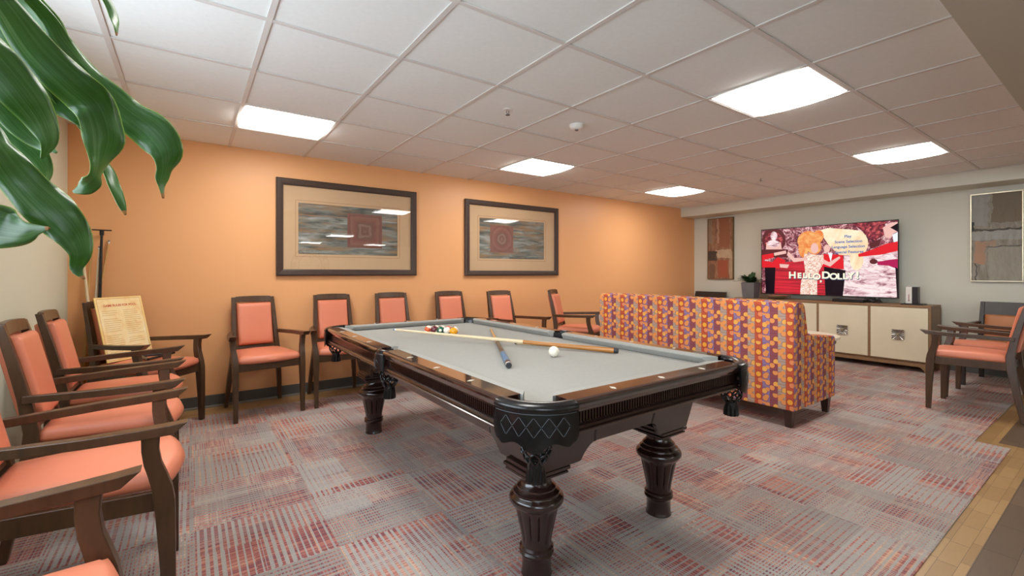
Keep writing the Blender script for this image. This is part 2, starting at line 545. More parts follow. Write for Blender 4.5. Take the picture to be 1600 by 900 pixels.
def art_block_mat(name, warm):
    """abstract wall painting: patches and drips (y across, z up; x ignored)"""
    k = NT(name)
    x, y, z = k.xyz()
    if warm:
        a, b, c, d = rgb(150, 104, 74), rgb(176, 150, 122), rgb(168, 88, 58), rgb(70, 60, 52)
    else:
        a, b, c, d = rgb(132, 124, 108), rgb(150, 150, 140), rgb(168, 132, 106), rgb(82, 82, 80)
    br = k.noise(k.comb(k.math('MULTIPLY', y, 9.0), 0.0, k.math('MULTIPLY', z, 2.2)), 2.0, 5.0, 0.65, 0.6)
    patch = k.n('ShaderNodeTexVoronoi', distance='CHEBYCHEV')
    k.link(k.comb(k.math('MULTIPLY', y, 1.6), 0.3 if warm else 0.7, k.math('MULTIPLY', z, 1.1)), patch.inputs['Vector'])
    patch.inputs['Scale'].default_value = 2.6
    sx, sy, sz = k.xyz(patch.outputs['Color'])
    col0 = k.ramp(sx, [(0.0, a), (0.35, b), (0.6, c), (0.85, d)], 'CONSTANT')
    col0 = k.mix(0.45, col0, k.ramp(br, [(0.3, d), (0.5, a), (0.7, b)]))
    k.link(col0, k.b.inputs['Base Color'])
    k.b.inputs['Roughness'].default_value = 0.7
    k.bump(br, 0.3, 0.003)
    return k.m

# ------------------------------------------------------------------ room shell
def plane_box(name, x0, x1, y0, y1, z0, z1, m, label=None):
    bm = bmesh.new(); quad_box(bm, x0, x1, y0, y1, z0, z1)
    return struct(build(name, bm, m), label)

bm = bmesh.new()
def floor_rect(x0, x1, y0, y1, mi):
    vs = [bm.verts.new(p) for p in ((x0, y0, -0.006), (x1, y0, -0.006), (x1, y1, -0.006), (x0, y1, -0.006))]
    bm.faces.new(vs).material_index = mi
floor_rect(X_L, 4.40, Y_REAR, 0.405, 1)
floor_rect(4.40, 4.53, Y_REAR, 0.405, 0)
floor_rect(4.53, X_R, Y_REAR, 0.405, 1)
floor_rect(X_L, 4.53, 0.405, 0.59, 0)
floor_rect(4.53, X_R, 0.405, 0.59, 1)
floor_rect(X_L, X_R, 0.59, Y_W, 0)
for f in bm.faces:
    f.normal_update()
struct(build('floor', bm, [M_TAN, M_DARKFLOOR]), 'plank floor, tan border strips around dark wood panels')

bm = bmesh.new()
poly = [(X_L + 0.002, 0.52), (4.43, 0.52), (4.43, 0.69), (X_R - 0.002, 0.69), (X_R - 0.002, 4.60), (3.0, 4.46), (0.85, 4.46), (X_L + 0.002, 4.46)]
poly[4] = (X_R - 0.002, 4.46)
prism(bm, poly, lambda p, q, t: (p, q, t), -0.006, 0.0)
struct(build('floor_carpet', bm, M_CARPET), 'grey and red striped carpet tiles')

# ceiling: lay-in tiles with a tee grid; light panels sit in five cells (and three behind the camera)
LIGHTS = [(0, 3), (4, -1), (4, 3), (8, -1), (8, 3), (0, -1)]
BACK_LIGHTS = [(3.05, -5.6), (5.05, -5.55), (3.1, -2.4)]
bm = bmesh.new()
def rect_face(bm, x0, x1, y0, y1, z, mi=0):
    bm.faces.new([bm.verts.new(p) for p in ((x0, y0, z), (x0, y1, z), (x1, y1, z), (x1, y0, z))]).material_index = mi
Y_BULK = 0.43
us = [X_L] + [U0 + TILE * i for i in range(-1, 12)]
us = [u for u in us if u < 7.02] + [7.02]
vs_ = [Y_BULK] + [V0 + TILE * j for j in range(-1, 6)]
vs_ = [v for v in vs_ if v < Y_W - 0.05 and v > Y_BULK - 0.001] + [Y_W]
lightset = set(LIGHTS)
for i in range(len(us) - 1):
    for j in range(len(vs_) - 1):
        ui = round((us[i] - U0) / TILE, 2); vj = round((vs_[j] - V0) / TILE, 2)
        if (ui, vj) in lightset:
            continue
        rect_face(bm, us[i], us[i + 1], vs_[j], vs_[j + 1], Z_C + 0.004)
ceil = struct(build('ceiling', bm, M_CEIL), 'white lay-in tile ceiling')
bm = bmesh.new()
tw = 0.012
for u in us[1:-1]:
    quad_box(bm, u - tw, u + tw, Y_BULK, Y_W, Z_C - 0.0025, Z_C + 0.003)
for v in vs_[1:-1]:
    seg0 = us[0]
    for u in us[1:]:
        quad_box(bm, seg0 + (tw if seg0 > us[0] else 0), u - (tw if u < us[-1] else 0), v - tw, v + tw, Z_C - 0.002, Z_C + 0.003)
        seg0 = u
build('ceiling_grid', bm, M_GRID, ceil)

plane_box('wall_back', X_L - 0.1, X_R + 0.1, Y_W, Y_W + 0.1, -0.01, 2.6, M_ORANGE, 'orange painted wall')
plane_box('wall_right', X_R, X_R + 0.1, Y_REAR, Y_W, -0.01, 2.6, M_GREIGE, 'greige wall behind the television')
plane_box('trim_1', 7.02, X_R, 0.43, Y_W, Z_S, 2.6, M_GREIGE, 'boxed soffit along the top of the television wall')
plane_box('trim_2', X_L, X_R, Y_REAR, Y_BULK, Z_S, 2.6, M_BULK, 'low bulkhead over the front of the room')
# left wall with a window opening (outside the frame of the photograph, beside the tall plant)
WY0, WY1, WZ0, WZ1 = 0.5, 2.7, 0.95, 2.08
RY0, RY1, RZ0, RZ1 = -5.6, -0.6, 0.75, 2.05        # unseen long window further back, added for fill light
bm = bmesh.new()
quad_box(bm, X_L - 0.1, X_L, Y_REAR, RY0, -0.01, 2.6)
quad_box(bm, X_L - 0.1, X_L, RY0, RY1, -0.01, RZ0)
quad_box(bm, X_L - 0.1, X_L, RY0, RY1, RZ1, 2.6)
quad_box(bm, X_L - 0.1, X_L, RY1, WY0, -0.01, 2.6)
quad_box(bm, X_L - 0.1, X_L, WY1, Y_W, -0.01, 2.6)
quad_box(bm, X_L - 0.1, X_L, WY0, WY1, -0.01, WZ0)
quad_box(bm, X_L - 0.1, X_L, WY0, WY1, WZ1, 2.6)
struct(build('wall_left', bm, M_CREAM), 'cream painted wall')
bm = bmesh.new()
for a, b, c, d in ((WY0, WY1, WZ0, WZ0 + 0.05), (WY0, WY1, WZ1 - 0.05, WZ1), (WY0, WY0 + 0.05, WZ0, WZ1), (WY1 - 0.05, WY1, WZ0, WZ1), ((WY0 + WY1) / 2 - 0.025, (WY0 + WY1) / 2 + 0.025, WZ0, WZ1)):
    quad_box(bm, X_L - 0.09, X_L - 0.03, a, b, c, d)
win = struct(build('window_1', bm, M_WHITE))
bm = bmesh.new()
quad_box(bm, X_L - 0.064, X_L - 0.06, WY0 + 0.04, WY1 - 0.04, WZ0 + 0.04, WZ1 - 0.04)
build('pane', bm, M_PANE, win)
bm = bmesh.new()
quad_box(bm, X_L - 0.09, X_L - 0.03, RY0, RY1, RZ0, RZ0 + 0.05)
quad_box(bm, X_L - 0.09, X_L - 0.03, RY0, RY1, RZ1 - 0.05, RZ1)
for i in range(5):
    yy = RY0 + 0.025 + (RY1 - RY0 - 0.05) * i / 4
    quad_box(bm, X_L - 0.085, X_L - 0.035, yy - 0.025, yy + 0.025, RZ0 + 0.05, RZ1 - 0.05)
win = struct(build('window_fill_added', bm, M_WHITE))  # added out of view to brighten the room with more daylight
bm = bmesh.new()
quad_box(bm, X_L - 0.062, X_L - 0.058, RY0 + 0.02, RY1 - 0.02, RZ0 + 0.02, RZ1 - 0.02)
build('pane', bm, M_PANE, win)
plane_box('wall_rear', X_L - 0.1, X_R + 0.1, Y_REAR - 0.1, Y_REAR, -0.01, 2.6, M_CREAM)

def baseboard(name, x0, x1, y0, y1, axis):
    bm = bmesh.new()
    if axis == 'x':
        quad_box(bm, x0, x1, y0 - 0.008, y0, -0.006, 0.10)
        quad_box(bm, x0, x1, y0 - 0.020, y0 - 0.008, -0.006, 0.012, mi=1)
    else:
        quad_box(bm, min(x0, x1), max(x0, x1), y0, y1, -0.006, 0.10)
    return struct(build(name, bm, [M_BASE, M_BASE2], bevel=0.002))
baseboard('baseboard_back', X_L, X_R, Y_W, Y_W, 'x')
baseboard('baseboard_left', X_L, X_L + 0.008, Y_REAR, Y_W - 0.021, 'y')
baseboard('baseboard_right', X_R - 0.008, X_R, Y_REAR, Y_W - 0.021, 'y')

# ------------------------------------------------------------------ ceiling lights
M_LENS = emat('light_lens', (1.0, 0.965, 0.91, 1), PANEL_POWER)
M_LENS_HOT = emat('light_lens_centre', (1.0, 0.97, 0.93, 1), PANEL_POWER * 1.8)
M_LFRAME = pmat('light_frame', rgb(232, 230, 226), 0.4, var=0.01)
def light_panel(cx, cy, z, label, group='recessed ceiling light panels'):
    t = thing('ceiling_light', label, 'ceiling light', (cx, cy, z), 0, group)
    s = TILE / 2 - 0.013
    bm = bmesh.new()
    for a, b, c, d in ((-s, s, -s, -s + 0.012), (-s, s, s - 0.012, s), (-s, -s + 0.012, -s + 0.012, s - 0.012), (s - 0.012, s, -s + 0.012, s - 0.012)):
        quad_box(bm, a, b, c, d, 0.0, 0.03)
    quad_box(bm, -s, s, -s, s, 0.075, 0.08)
    build('light_frame', bm, M_LFRAME, t, bevel=0.002)
    q = s - 0.012
    bm = bmesh.new()
    # shallow lens with a raised bright middle band
    ring = [(-q, 0.002), (-q * 0.84, -0.010), (-q * 0.30, -0.018), (q * 0.30, -0.018), (q * 0.84, -0.010), (q, 0.002)]
    for (a, za), (b, zb), mi in zip(ring[:-1], ring[1:], (0, 0, 1, 0, 0)):
        f = bm.faces.new([bm.verts.new(p) for p in ((-q, a, za), (-q, b, zb), (q, b, zb), (q, a, za))])
        f.material_index = mi
    build('lens', bm, [M_LENS, M_LENS_HOT], t)
    return t
LL = {(0, 3): 'ceiling light panel above the left picture, nearest the left wall', (4, -1): 'largest looking ceiling light panel, nearest the camera',
      (4, 3): 'ceiling light panel in front of the right picture on the orange wall', (8, -1): 'ceiling light panel nearest the television and the grey painting',
      (8, 3): 'smallest looking ceiling light panel, near the far end of the orange wall', (0, -1): 'ceiling light panel overhead, above the top of the photo'}
for (u, v) in LIGHTS:
    light_panel(U0 + TILE * (u + 0.5), V0 + TILE * (v + 0.5), Z_C, LL[(u, v)])
BL = ['ceiling light panel at the back, mirrored in the left picture by the clock', 'ceiling light panel at the back, mirrored right in the left picture', 'ceiling light panel behind the camera, mirrored thinly in the left picture']
for (x, y), lb in zip(BACK_LIGHTS, BL):
    light_panel(x, y, Z_S - 0.035, lb)

# ------------------------------------------------------------------ armchairs
def armchair_parts(root, vin, wood):
    for s in (-1, 1):
        bm = bmesh.new()                 # front leg that curves back into the arm support
        sections(bm, [(s * .247, -.262, 0, .030, .034), (s * .247, -.258, .20, .036, .042), (s * .246, -.252, .36, .041, .052), (s * .246, -.249, .42, .042, .055), (s * .247, -.243, .465, .041, .053),
                      (s * .250, -.231, .51, .039, .049), (s * .254, -.219, .55, .037, .046), (s * .259, -.213, .595, .036, .045), (s * .263, -.214, .642, .036, .048)])
        build('leg', bm, wood, root, bevel=0.004)
        bm = bmesh.new()                 # rear leg that runs up into the back post
        sections(bm, [(s * .215, .285, 0, .030, .032), (s * .198, .245, .22, .036, .042), (s * .180, .215, .40, .038, .052), (s * .172, .208, .50, .038, .050),
                      (s * .165, .232, .64, .036, .042), (s * .159, .268, .80, .034, .036), (s * .153, .306, .95, .032, .028)])
        build('leg', bm, wood, root, bevel=0.004)
        bm = bmesh.new()                 # arm
        R = []
        for y, x, z, w, h in ((.235, .180, .640, .030, .030), (.10, .216, .643, .036, .030), (-.05, .248, .647, .042, .030), (-.20, .262, .652, .048, .031), (-.262, .267, .655, .050, .031)):
            R.append([(s * x - w / 2, y, z - h / 2), (s * x + w / 2, y, z - h / 2), (s * x + w / 2, y, z + h / 2), (s * x - w / 2, y, z + h / 2)])
        x, w = s * .270, .052
        R.append([(x - w / 2, -.272, .640), (x + w / 2, -.272, .640), (x + w / 2, -.312, .675), (x - w / 2, -.312, .675)])
        loft(bm, R)
        build('armrest', bm, wood, root, bevel=0.003)
    bm = bmesh.new()
    sections(bm, [(0, -.245, .425, .45, .026), (0, -.245, .487, .45, .026)])
    bmesh.ops.translate(bm, verts=bm.verts[:], vec=(0, 0, -.037))
    for s in (-1, 1):
        sections(bm, [(s * .238, -.24, .419, .024, .062), (s * .182, .20, .419, .024, .062)], 'y')
    sections(bm, [(0, .205, .388, .33, .024), (0, .205, .45, .33, .024)])
    build('seat_frame', bm, wood, root, bevel=0.003)
    bm = bmesh.new()
    def shp(x, y, u, v):
        k = 1.0 - 0.11 * (v + 1)
        return x * k, y - 0.045 * (1 - u * u) * max(0, -v) 
    cushion(bm, .462, .455, .075, .022, .16, shape=shp)
    xform(bm, Matrix.Translation((0, -.03, .468)))
    build('seat', bm, vin, root, smooth=50)
    tilt = Matrix.Rotation(math.atan2(.098, .45), 4, 'X')
    def back_at(z):
        return .205 + (z - .50) * .218
    bm = bmesh.new()
    cushion(bm, .276, .372, .058, .006, .13)
    M = Matrix.Translation((0, back_at(.716) - .012, .716)) @ Matrix.Rotation(-math.atan(.218), 4, 'X') @ Matrix.Rotation(PI / 2, 4, 'X')
    xform(bm, M)
    b2 = bmesh.new()
    cushion(b2, .276, .372, .036, .004, .10)
    M2 = Matrix.Translation((0, back_at(.716) + .024, .716)) @ Matrix.Rotation(-math.atan(.218), 4, 'X') @ Matrix.Rotation(-PI / 2, 4, 'X')
    add_bm(bm, b2, M2)
    build('backrest', bm, vin, root, smooth=50)
    bm = bmesh.new()
    R = []
    for i in range(9):                    # top rail, slightly bowed to the rear
        u = -1 + i / 4
        x = u * .139; dy = .010 * (1 - u * u)
        R.append([(x, back_at(.905) - .012 + dy, .905), (x, back_at(.905) + .014 + dy, .905), (x, back_at(.955) + .012 + dy, .955 + .004 * (1 - u * u)), (x, back_at(.955) - .012 + dy, .955 + .004 * (1 - u * u))])
    loft(bm, R)
    build('top_rail', bm, wood, root, bevel=0.003)
    bm = bmesh.new()
    sections(bm, [(0, back_at(.505), .505, .308, .022), (0, back_at(.53), .53, .308, .022)])
    build('lower_rail', bm, wood, root, bevel=0.003)

GL, GW, GR = 'coral armchairs along the left wall', 'coral armchairs along the orange wall', 'coral armchairs at the right edge'
H = PI / 2
chairs = [
    # x, y, rotation, label, group
    (-.408, 1.195, H, 'coral vinyl armchair nearest the camera at the bottom left corner, mostly cut off', GL),
    (-.315, 2.12, H, 'large foreground coral armchair at the left edge, second from the camera', GL),
    (-.325, 2.87, H, 'coral armchair against the left wall, third from the camera', GL),
    (-.335, 3.52, H, 'coral armchair against the left wall, just in front of the rules board chair', GL),
    (-.280, 4.352, .84, 'coral armchair in the corner holding the yellow rules board', GL),
    (.505, 4.378, .12, 'coral armchair standing free under the left edge of the left picture', GW),
    (1.145, 4.405, -.03, 'coral armchair beside the far left corner pocket, under the left picture', GW),
    (1.75, 4.40, -.03, 'coral armchair back showing behind the pool table, under the right edge of left picture', GW),
    (2.44, 4.39, -.02, 'coral armchair back behind the far corner pocket, left of the right picture', GW),
    (3.01, 4.17, .05, 'coral armchair with one arm showing, under the middle of the right picture', GW),
    (3.93, 4.135, .57, 'coral armchair seen from its side, beside the end of the sofa', GW),
    (5.45, .83, PI, 'coral armchair at the right edge facing the sofa, nearest the camera', GR),
    (6.045, .835, PI, 'coral armchair behind the nearest one at the right edge', GR),
]
first = None
for x, y, rz, lb, g in chairs:
    if first is None:
        first = thing('armchair', lb, 'chair', (x, y, 0), rz, g)
        armchair_parts(first, M_VINYL, M_WOOD)
        c = first
    else:
        c = copy_tree(first)
    c.location = (x, y, 0); c.rotation_euler = (0, 0, rz)
    c['label'] = lb; c['group'] = g

# brown lounge armchairs with a dark wooden crest by the television wall
def lounge_parts(root):
    for s in (-1, 1):
        bm = bmesh.new()
        sections(bm, [(s * .31, -.33, 0, .04, .05), (s * .31, -.33, .61, .045, .055)])
        build('leg', bm, M_WOOD_D, root, bevel=.004)
        bm = bmesh.new()
        sections(bm, [(s * .27, .34, 0, .04, .045), (s * .27, .26, .40, .042, .05), (s * .265, .29, .60, .04, .045), (s * .26, .345, .845, .036, .036)])
        build('leg', bm, M_WOOD_D, root, bevel=.004)
        bm = bmesh.new()
        sections(bm, [(s * .285, .28, .617, .04, .028), (s * .312, -.36, .622, .055, .028)], 'y')
        build('armrest', bm, M_WOOD_D, root, bevel=.004)
    bm = bmesh.new()
    quad_box(bm, -.29, .29, -.335, -.31, .30, .37)
    quad_box(bm, -.26, .26, .235, .26, .30, .37)
    for s in (-1, 1):
        quad_box(bm, s * .29 - .012, s * .29 + .012, -.31, .25, .30, .37)
    build('seat_frame', bm, M_WOOD_D, root, bevel=.003)
    bm = bmesh.new(); cushion(bm, .56, .58, .10, .02, .15)
    xform(bm, Matrix.Translation((0, -.04, .405)))
    build('seat', bm, M_VINYL_B, root, smooth=50)
    bm = bmesh.new(); cushion(bm, .48, .27, .08, .012, .15)
    xform(bm, Matrix.Translation((0, .272, .575)) @ Matrix.Rotation(-.20, 4, 'X') @ Matrix.Rotation(PI / 2, 4, 'X'))
    build('backrest', bm, M_VINYL_B, root, smooth=50)
    bm = bmesh.new()
    loft(bm, [[(-.25, .295, .70), (-.25, .325, .70), (-.25, .36, .845), (-.25, .335, .845)], [(.25, .295, .70), (.25, .325, .70), (.25, .36, .845), (.25, .335, .845)]])
    build('top_rail', bm, M_WOOD_D, root, bevel=.004)
lg = thing('lounge_chair', 'brown vinyl lounge chair with dark wooden crest beneath the grey painting', 'chair', (6.90, .80, 0), -H, 'brown lounge chairs')
lounge_parts(lg)
lg2 = copy_tree(lg)
lg2.location = (6.98, 4.36, 0)
lg2['label'] = 'dark crest of a lounge chair just showing over the left half of the sofa back'

# ------------------------------------------------------------------ pool table
TX, TY = 1.482, 2.335
HW, HL = .671, 1.295
ZR, ZB = .760, .723
pt = thing('pool_table', 'dark mahogany pool table with grey cloth and black leather pockets', 'pool table', (TX, TY, 0))
bm = bmesh.new()
prism(bm, [(-.51, -1.16), (.51, -1.16), (.555, -1.115), (.555, 1.115), (.51, 1.16), (-.51, 1.16), (-.555, 1.115), (-.555, -1.115)], lambda p, q, t: (p, q, t), ZB - .012, ZB)
build('bed_cloth', bm, M_FELT, pt)
bm = bmesh.new()
prism(bm, [(-.50, -1.14), (.50, -1.14), (.54, -1.10), (.54, 1.10), (.50, 1.14), (-.50, 1.14), (-.54, 1.10), (-.54, -1.10)], lambda p, q, t: (p, q, t), .655, ZB - .0125)
build('slate', bm, M_MAHOG, pt)

def rail_profile():
    # (distance outward from table centre line, height); 0 = outer edge of rail
    return [(-.085, .762), (-.016, .7612), (-.007, .759), (-.001, .753), (0, .746), (-.004, .735), (-.012, .731), (-.014, .724), (-.016, .720), (-.016, .7175),
            (-.034, .7175), (-.034, .6795), (-.014, .6795), (-.008, .676), (-.004, .670), (-.008, .664), (-.002, .660), (-.004, .652), (-.016, .646), (-.085, .646)]
def make_rail(side, a, b):
    """side: 'x-','x+' (long rails along y) or 'y-','y+' (end rails along x)"""
    sg = -1 if side[1] == '-' else 1
    off = HW if side[0] == 'x' else HL
    def P(d, z, t):
        return (sg * (off + d), t, z) if side[0] == 'x' else (t, sg * (off + d), z)
    bm = bmesh.new()
    loft(bm, [[P(d, z, t) for d, z in rail_profile()] for t in (a, b)])
    for f in bm.faces:
        zs = [v.co.z for v in f.verts]
        if len(zs) == 4 and max(zs) < .7176 and min(zs) > .679:
            f.material_index = 1  # channel shade put into the colour: recess faces are black
        elif len(zs) == 4 and max(zs) < .68:
            f.material_index = 2
    r = build('rail', bm, [M_MAHOG_TOP, M_BLACK, M_MAHOG], pt, smooth=6)
    # upright fluting ribs in the recessed channel of the rail
    bm = bmesh.new()
    n = int((b - a) / .0135)
    for i in range(n):
        t = a + (i + .5) * (b - a) / n
        p = P(-.0335, .680, t - .0036); q = P(-.0165, .717, t + .0036)
        quad_box(bm, min(p[0], q[0]), max(p[0], q[0]), min(p[1], q[1]), max(p[1], q[1]), p[2], q[2])
    build('fluting', bm, M_MAHOG, r)
    # cushion
    return r
def make_cushion(side, a, b, ca, cb):
    sg = -1 if side[1] == '-' else 1
    off = HW if side[0] == 'x' else HL
    def P(d, z, t):
        return (sg * (off + d), t, z) if side[0] == 'x' else (t, sg * (off + d), z)
    prof = [(-.0852, .762, 0), (-.110, .7615, .5), (-.131, .758, .95), (-.133, .752, 1), (-.129, .746, .95), (-.112, .7235, .5), (-.0852, .7235, 0)]
    bm = bmesh.new()
    loft(bm, [[P(d, z, a + ca * w) for d, z, w in prof], [P(d, z, b - cb * w) for d, z, w in prof]])
    build('cushion', bm, M_FELT, pt, smooth=40)
PC = .168
for side in ('x-', 'x+'):
    make_rail(side, -HL + PC, -.052); make_rail(side, .052, HL - PC)
    make_cushion(side, -HL + .155, -.055, .055, .018); make_cushion(side, .055, HL - .155, .018, .055)
for side in ('y-', 'y+'):
    make_rail(side, -HW + PC, HW - PC)
    make_cushion(side, -HW + .155, HW - .155, .055, .055)
# inlaid sights
for sg in (-1, 1):
    for y in (-.87, -.585, -.30, .30, .585, .87):
        bm = bmesh.new()
        prism(bm, [(-.008, 0), (0, -.016), (.008, 0), (0, .016)], lambda p, q, t: (sg * (HW - .045) + q, y + p * .9, t), .7605, .7632)
        build('sight', bm, M_IVORY, pt)
    for x in (-.273, 0, .273):
        bm = bmesh.new()
        prism(bm, [(-.008, 0), (0, -.016), (.008, 0), (0, .016)], lambda p, q, t: (x + p * .9, sg * (HL - .045) + q, t), .7605, .7632)
        build('sight', bm, M_IVORY, pt)

# skirt panels with an arched lower edge
LX, LY = .38, .955
def skirt(side):
    sg = -1 if side[1] == '-' else 1
    along, leg = (1.10, LY) if side[0] == 'x' else (.495, LX)
    topd, botd = (.495, .452) if side[0] == 'x' else (1.10, 1.058)
    bm = bmesh.new()
    def low(t):
        d = leg - abs(t)
        if d < .115: return .432
        if d > .20: return .502
        s = (d - .115) / .085
        return .432 + .070 * math.sin(s * PI / 2) ** 0.8
    n = 60
    pts = [-along + 2 * along * i / n for i in range(n + 1)]
    rings = []
    for t in pts:
        zl = low(t)
        def d(z): return botd + (topd - botd) * (z - .432) / (.652 - .432)
        def tt(z): return t * (1 - .085 * (.652 - z) / .22 * (1 if side[0] == 'y' else .45)) 
        ring = []
        for dd, z in ((0, .652), (0, zl), (-.02, zl), (-.02, .652)):
            r = d(z) + dd
            ring.append((sg * r, tt(z), z) if side[0] == 'x' else (tt(z), sg * r, z))
        rings.append(ring)
    loft(bm, rings)
    sk = build('apron', bm, M_MAHOG, pt, smooth=30)
    # dark joints where the leg blocks meet the skirt
    for s2 in (-1, 1):
        bm = bmesh.new()
        t0 = s2 * (leg - .185)
        ring = []
        for z in (.500, .648):
            r = botd + (topd - botd) * (z - .432) / .22 + .0012
            tz = t0 + s2 * (.652 - z) * (-.12)
            ring.append([((sg * (r + e), tz + w, z) if side[0] == 'x' else (tz + w, sg * (r + e), z)) for e, w in ((-.004, -.0045), (.0, -.0045), (.0, .0045), (-.004, .0045))])
        loft(bm, ring)
        build('joint', bm, M_BLACK, sk)
for sd in ('x-', 'x+', 'y-', 'y+'):
    skirt(sd)

def leg_profile():
    return [(.060, 0), (.060, .004), (.0565, .010), (.056, .070), (.060, .076), (.067, .084), (.067, .090), (.061, .096), (.066, .102), (.066, .107), (.058, .114), (.0575, .125),
            (.060, .145), (.084, .258), (.086, .266), (.098, .276), (.106, .288), (.107, .298), (.102, .308), (.092, .314), (.090, .318), (.090, .324), (.082, .330), (.076, .336), (.076, .342), (.068, .350), (.060, .358), (.056, .372), (.058, .384)]
def fl(r, z, th):
    if .13 < z < .262:
        c = abs(math.sin(th * 6))
        return r - .0075 * max(0, 1 - (c / .55) ** 2) * min(1, (z - .13) / .02, (.262 - z) / .01)
    return r
for sx in (-1, 1):
    for sy in (-1, 1):
        bm = bmesh.new()
        prof = leg_profile()
        ext = []
        for (r0, z0), (r1, z1) in zip(prof[:-1], prof[1:]):
            ext.append((r0, z0))
            if z1 - z0 > .05 and z0 > .1:
                for q in (.08, .16, .5, .88, .94):
                    ext.append((r0 + (r1 - r0) * q, z0 + (z1 - z0) * q))
        ext.append(prof[-1])
        lathe(bm, ext, 72, (sx * LX, sy * LY, 0), fl)
        lg_ = build('leg', bm, M_MAHOG, pt, smooth=35)
        bm = bmesh.new()
        for h0, h1, a in ((.384, .394, .070), (.394, .404, .088), (.404, .410, .082), (.410, .424, .094), (.424, .440, .086)):
            quad_box(bm, sx * LX - a, sx * LX + a, sy * LY - a, sy * LY + a, h0, h1)
        build('leg_plate', bm, M_MAHOG, lg_, bevel=.003)

def corner_pocket(sx, sy):
    C = Vector((sx * (HW - .170), sy * (HL - .170), 0))
    def at(r, th, z):
        return (C.x + sx * r * math.cos(th), C.y + sy * r * math.sin(th), z)
    ths = [math.radians(-4 + 98 * i / 24) for i in range(25)]
    # leather shield with scalloped lower edge
    bm = bmesh.new()
    def low(i):
        u = abs(i / 12 - 1)
        base = .638 - .010 * math.cos(u * PI * 1.0) + (.014 if u > .93 else 0)
        return base - .012 * math.cos(u * PI * 2.6) * (1 if u < .8 else .4) - .006
    rings = []
    for i, th in enumerate(ths):
        zl = low(i)
        rings.append([at(.171, th, .745), at(.178, th, .742), at(.182, th, .69), at(.180, th, zl), at(.174, th, zl), at(.170, th, .69)])
    loft(bm, rings)
    root = build('corner_pocket', bm, M_LEATHER, pt, smooth=50)
    # padded rim
    bm = bmesh.new()
    rings = []
    for th in ths:
        ring = []
        for k in range(12):
            a = 2 * PI * k / 12
            ring.append(at(.152 + .030 * math.cos(a), th, .744 + .019 * math.sin(a)))
        rings.append(ring)
    loft(bm, rings)
    build('rim', bm, M_LEATHER, root, smooth=60)
    # dark lining inside the hole
    bm = bmesh.new()
    rings = []
    for i in range(25):
        th = math.radians(-20 + 130 * i / 24)
        rings.append([at(.126, th, .752), at(.132, th, .752), at(.125, th, .66), at(.110, th, .66)])
    loft(bm, rings)
    build('lining', bm, M_LEATHER, root, smooth=50)
    # diamond stitching
    bm = bmesh.new()
    nd = 5
    a0, a1 = math.radians(8), math.radians(82)
    for k in range(nd):
        c = a0 + (k + .5) * (a1 - a0) / nd; hw = (a1 - a0) / nd / 2
        P4 = [(c - hw, .692), (c, .722), (c + hw, .692), (c, .660)]
        for p, q in zip(P4, P4[1:] + P4[:1]):
            tube(bm, [at(.1826, p[0] + (q[0] - p[0]) * s, p[1] + (q[1] - p[1]) * s) for s in (.06, .5, .94)], .0007, 5)
    tube(bm, [at(.1812, th, .731) for th in ths[1:-1]], .0007, 5)
    build('stitching', bm, M_STITCH, root)
    net(root, (C.x + sx * .082, C.y + sy * .082), .648)
    return root
def net(root, c, ztop, R=.049, n=8):
    bm = bmesh.new()
    zb = ztop - .088
    for k in range(n):
        for s in (-1, 1):
            pts = []
            for i in range(25):
                u = i / 24
                th = 2 * PI * k / n + s * (PI / n) * abs(math.sin(u * PI * 2)) ** .8
                r = R * (1 - .12 * u - .36 * max(0, u - .6) ** 1.3 / .4 ** 1.3)
                pts.append((c[0] + r * math.cos(th), c[1] + r * math.sin(th), ztop - (ztop - zb) * u))
            tube(bm, pts, .0042, 6)
    tube(bm, [(c[0] + R * math.cos(2 * PI * i / 16), c[1] + R * math.sin(2 * PI * i / 16), ztop + .004) for i in range(17)], .006, 6)
    lathe(bm, [(R * .5, zb - .004), (R * .56, zb), (R * .56, zb + .008), (R * .5, zb + .012)], 16, (c[0], c[1], 0))
    build('net', bm, M_LEATHER, root, smooth=60)
    bm = bmesh.new()
    def fr(r, z, th):
        return r * (1 - .16 * abs(math.sin(th * 6)) ** .5 * (1 if z < -.012 else 0))
    lathe(bm, [(.034, -.060), (.033, -.045), (.030, -.025), (.028, -.008), (.026, .004)], 48, (c[0], c[1], zb), fr)
    build('tassel', bm, M_LEATHER, root, smooth=60)
for sx in (-1, 1):
    for sy in (-1, 1):
        corner_pocket(sx, sy)
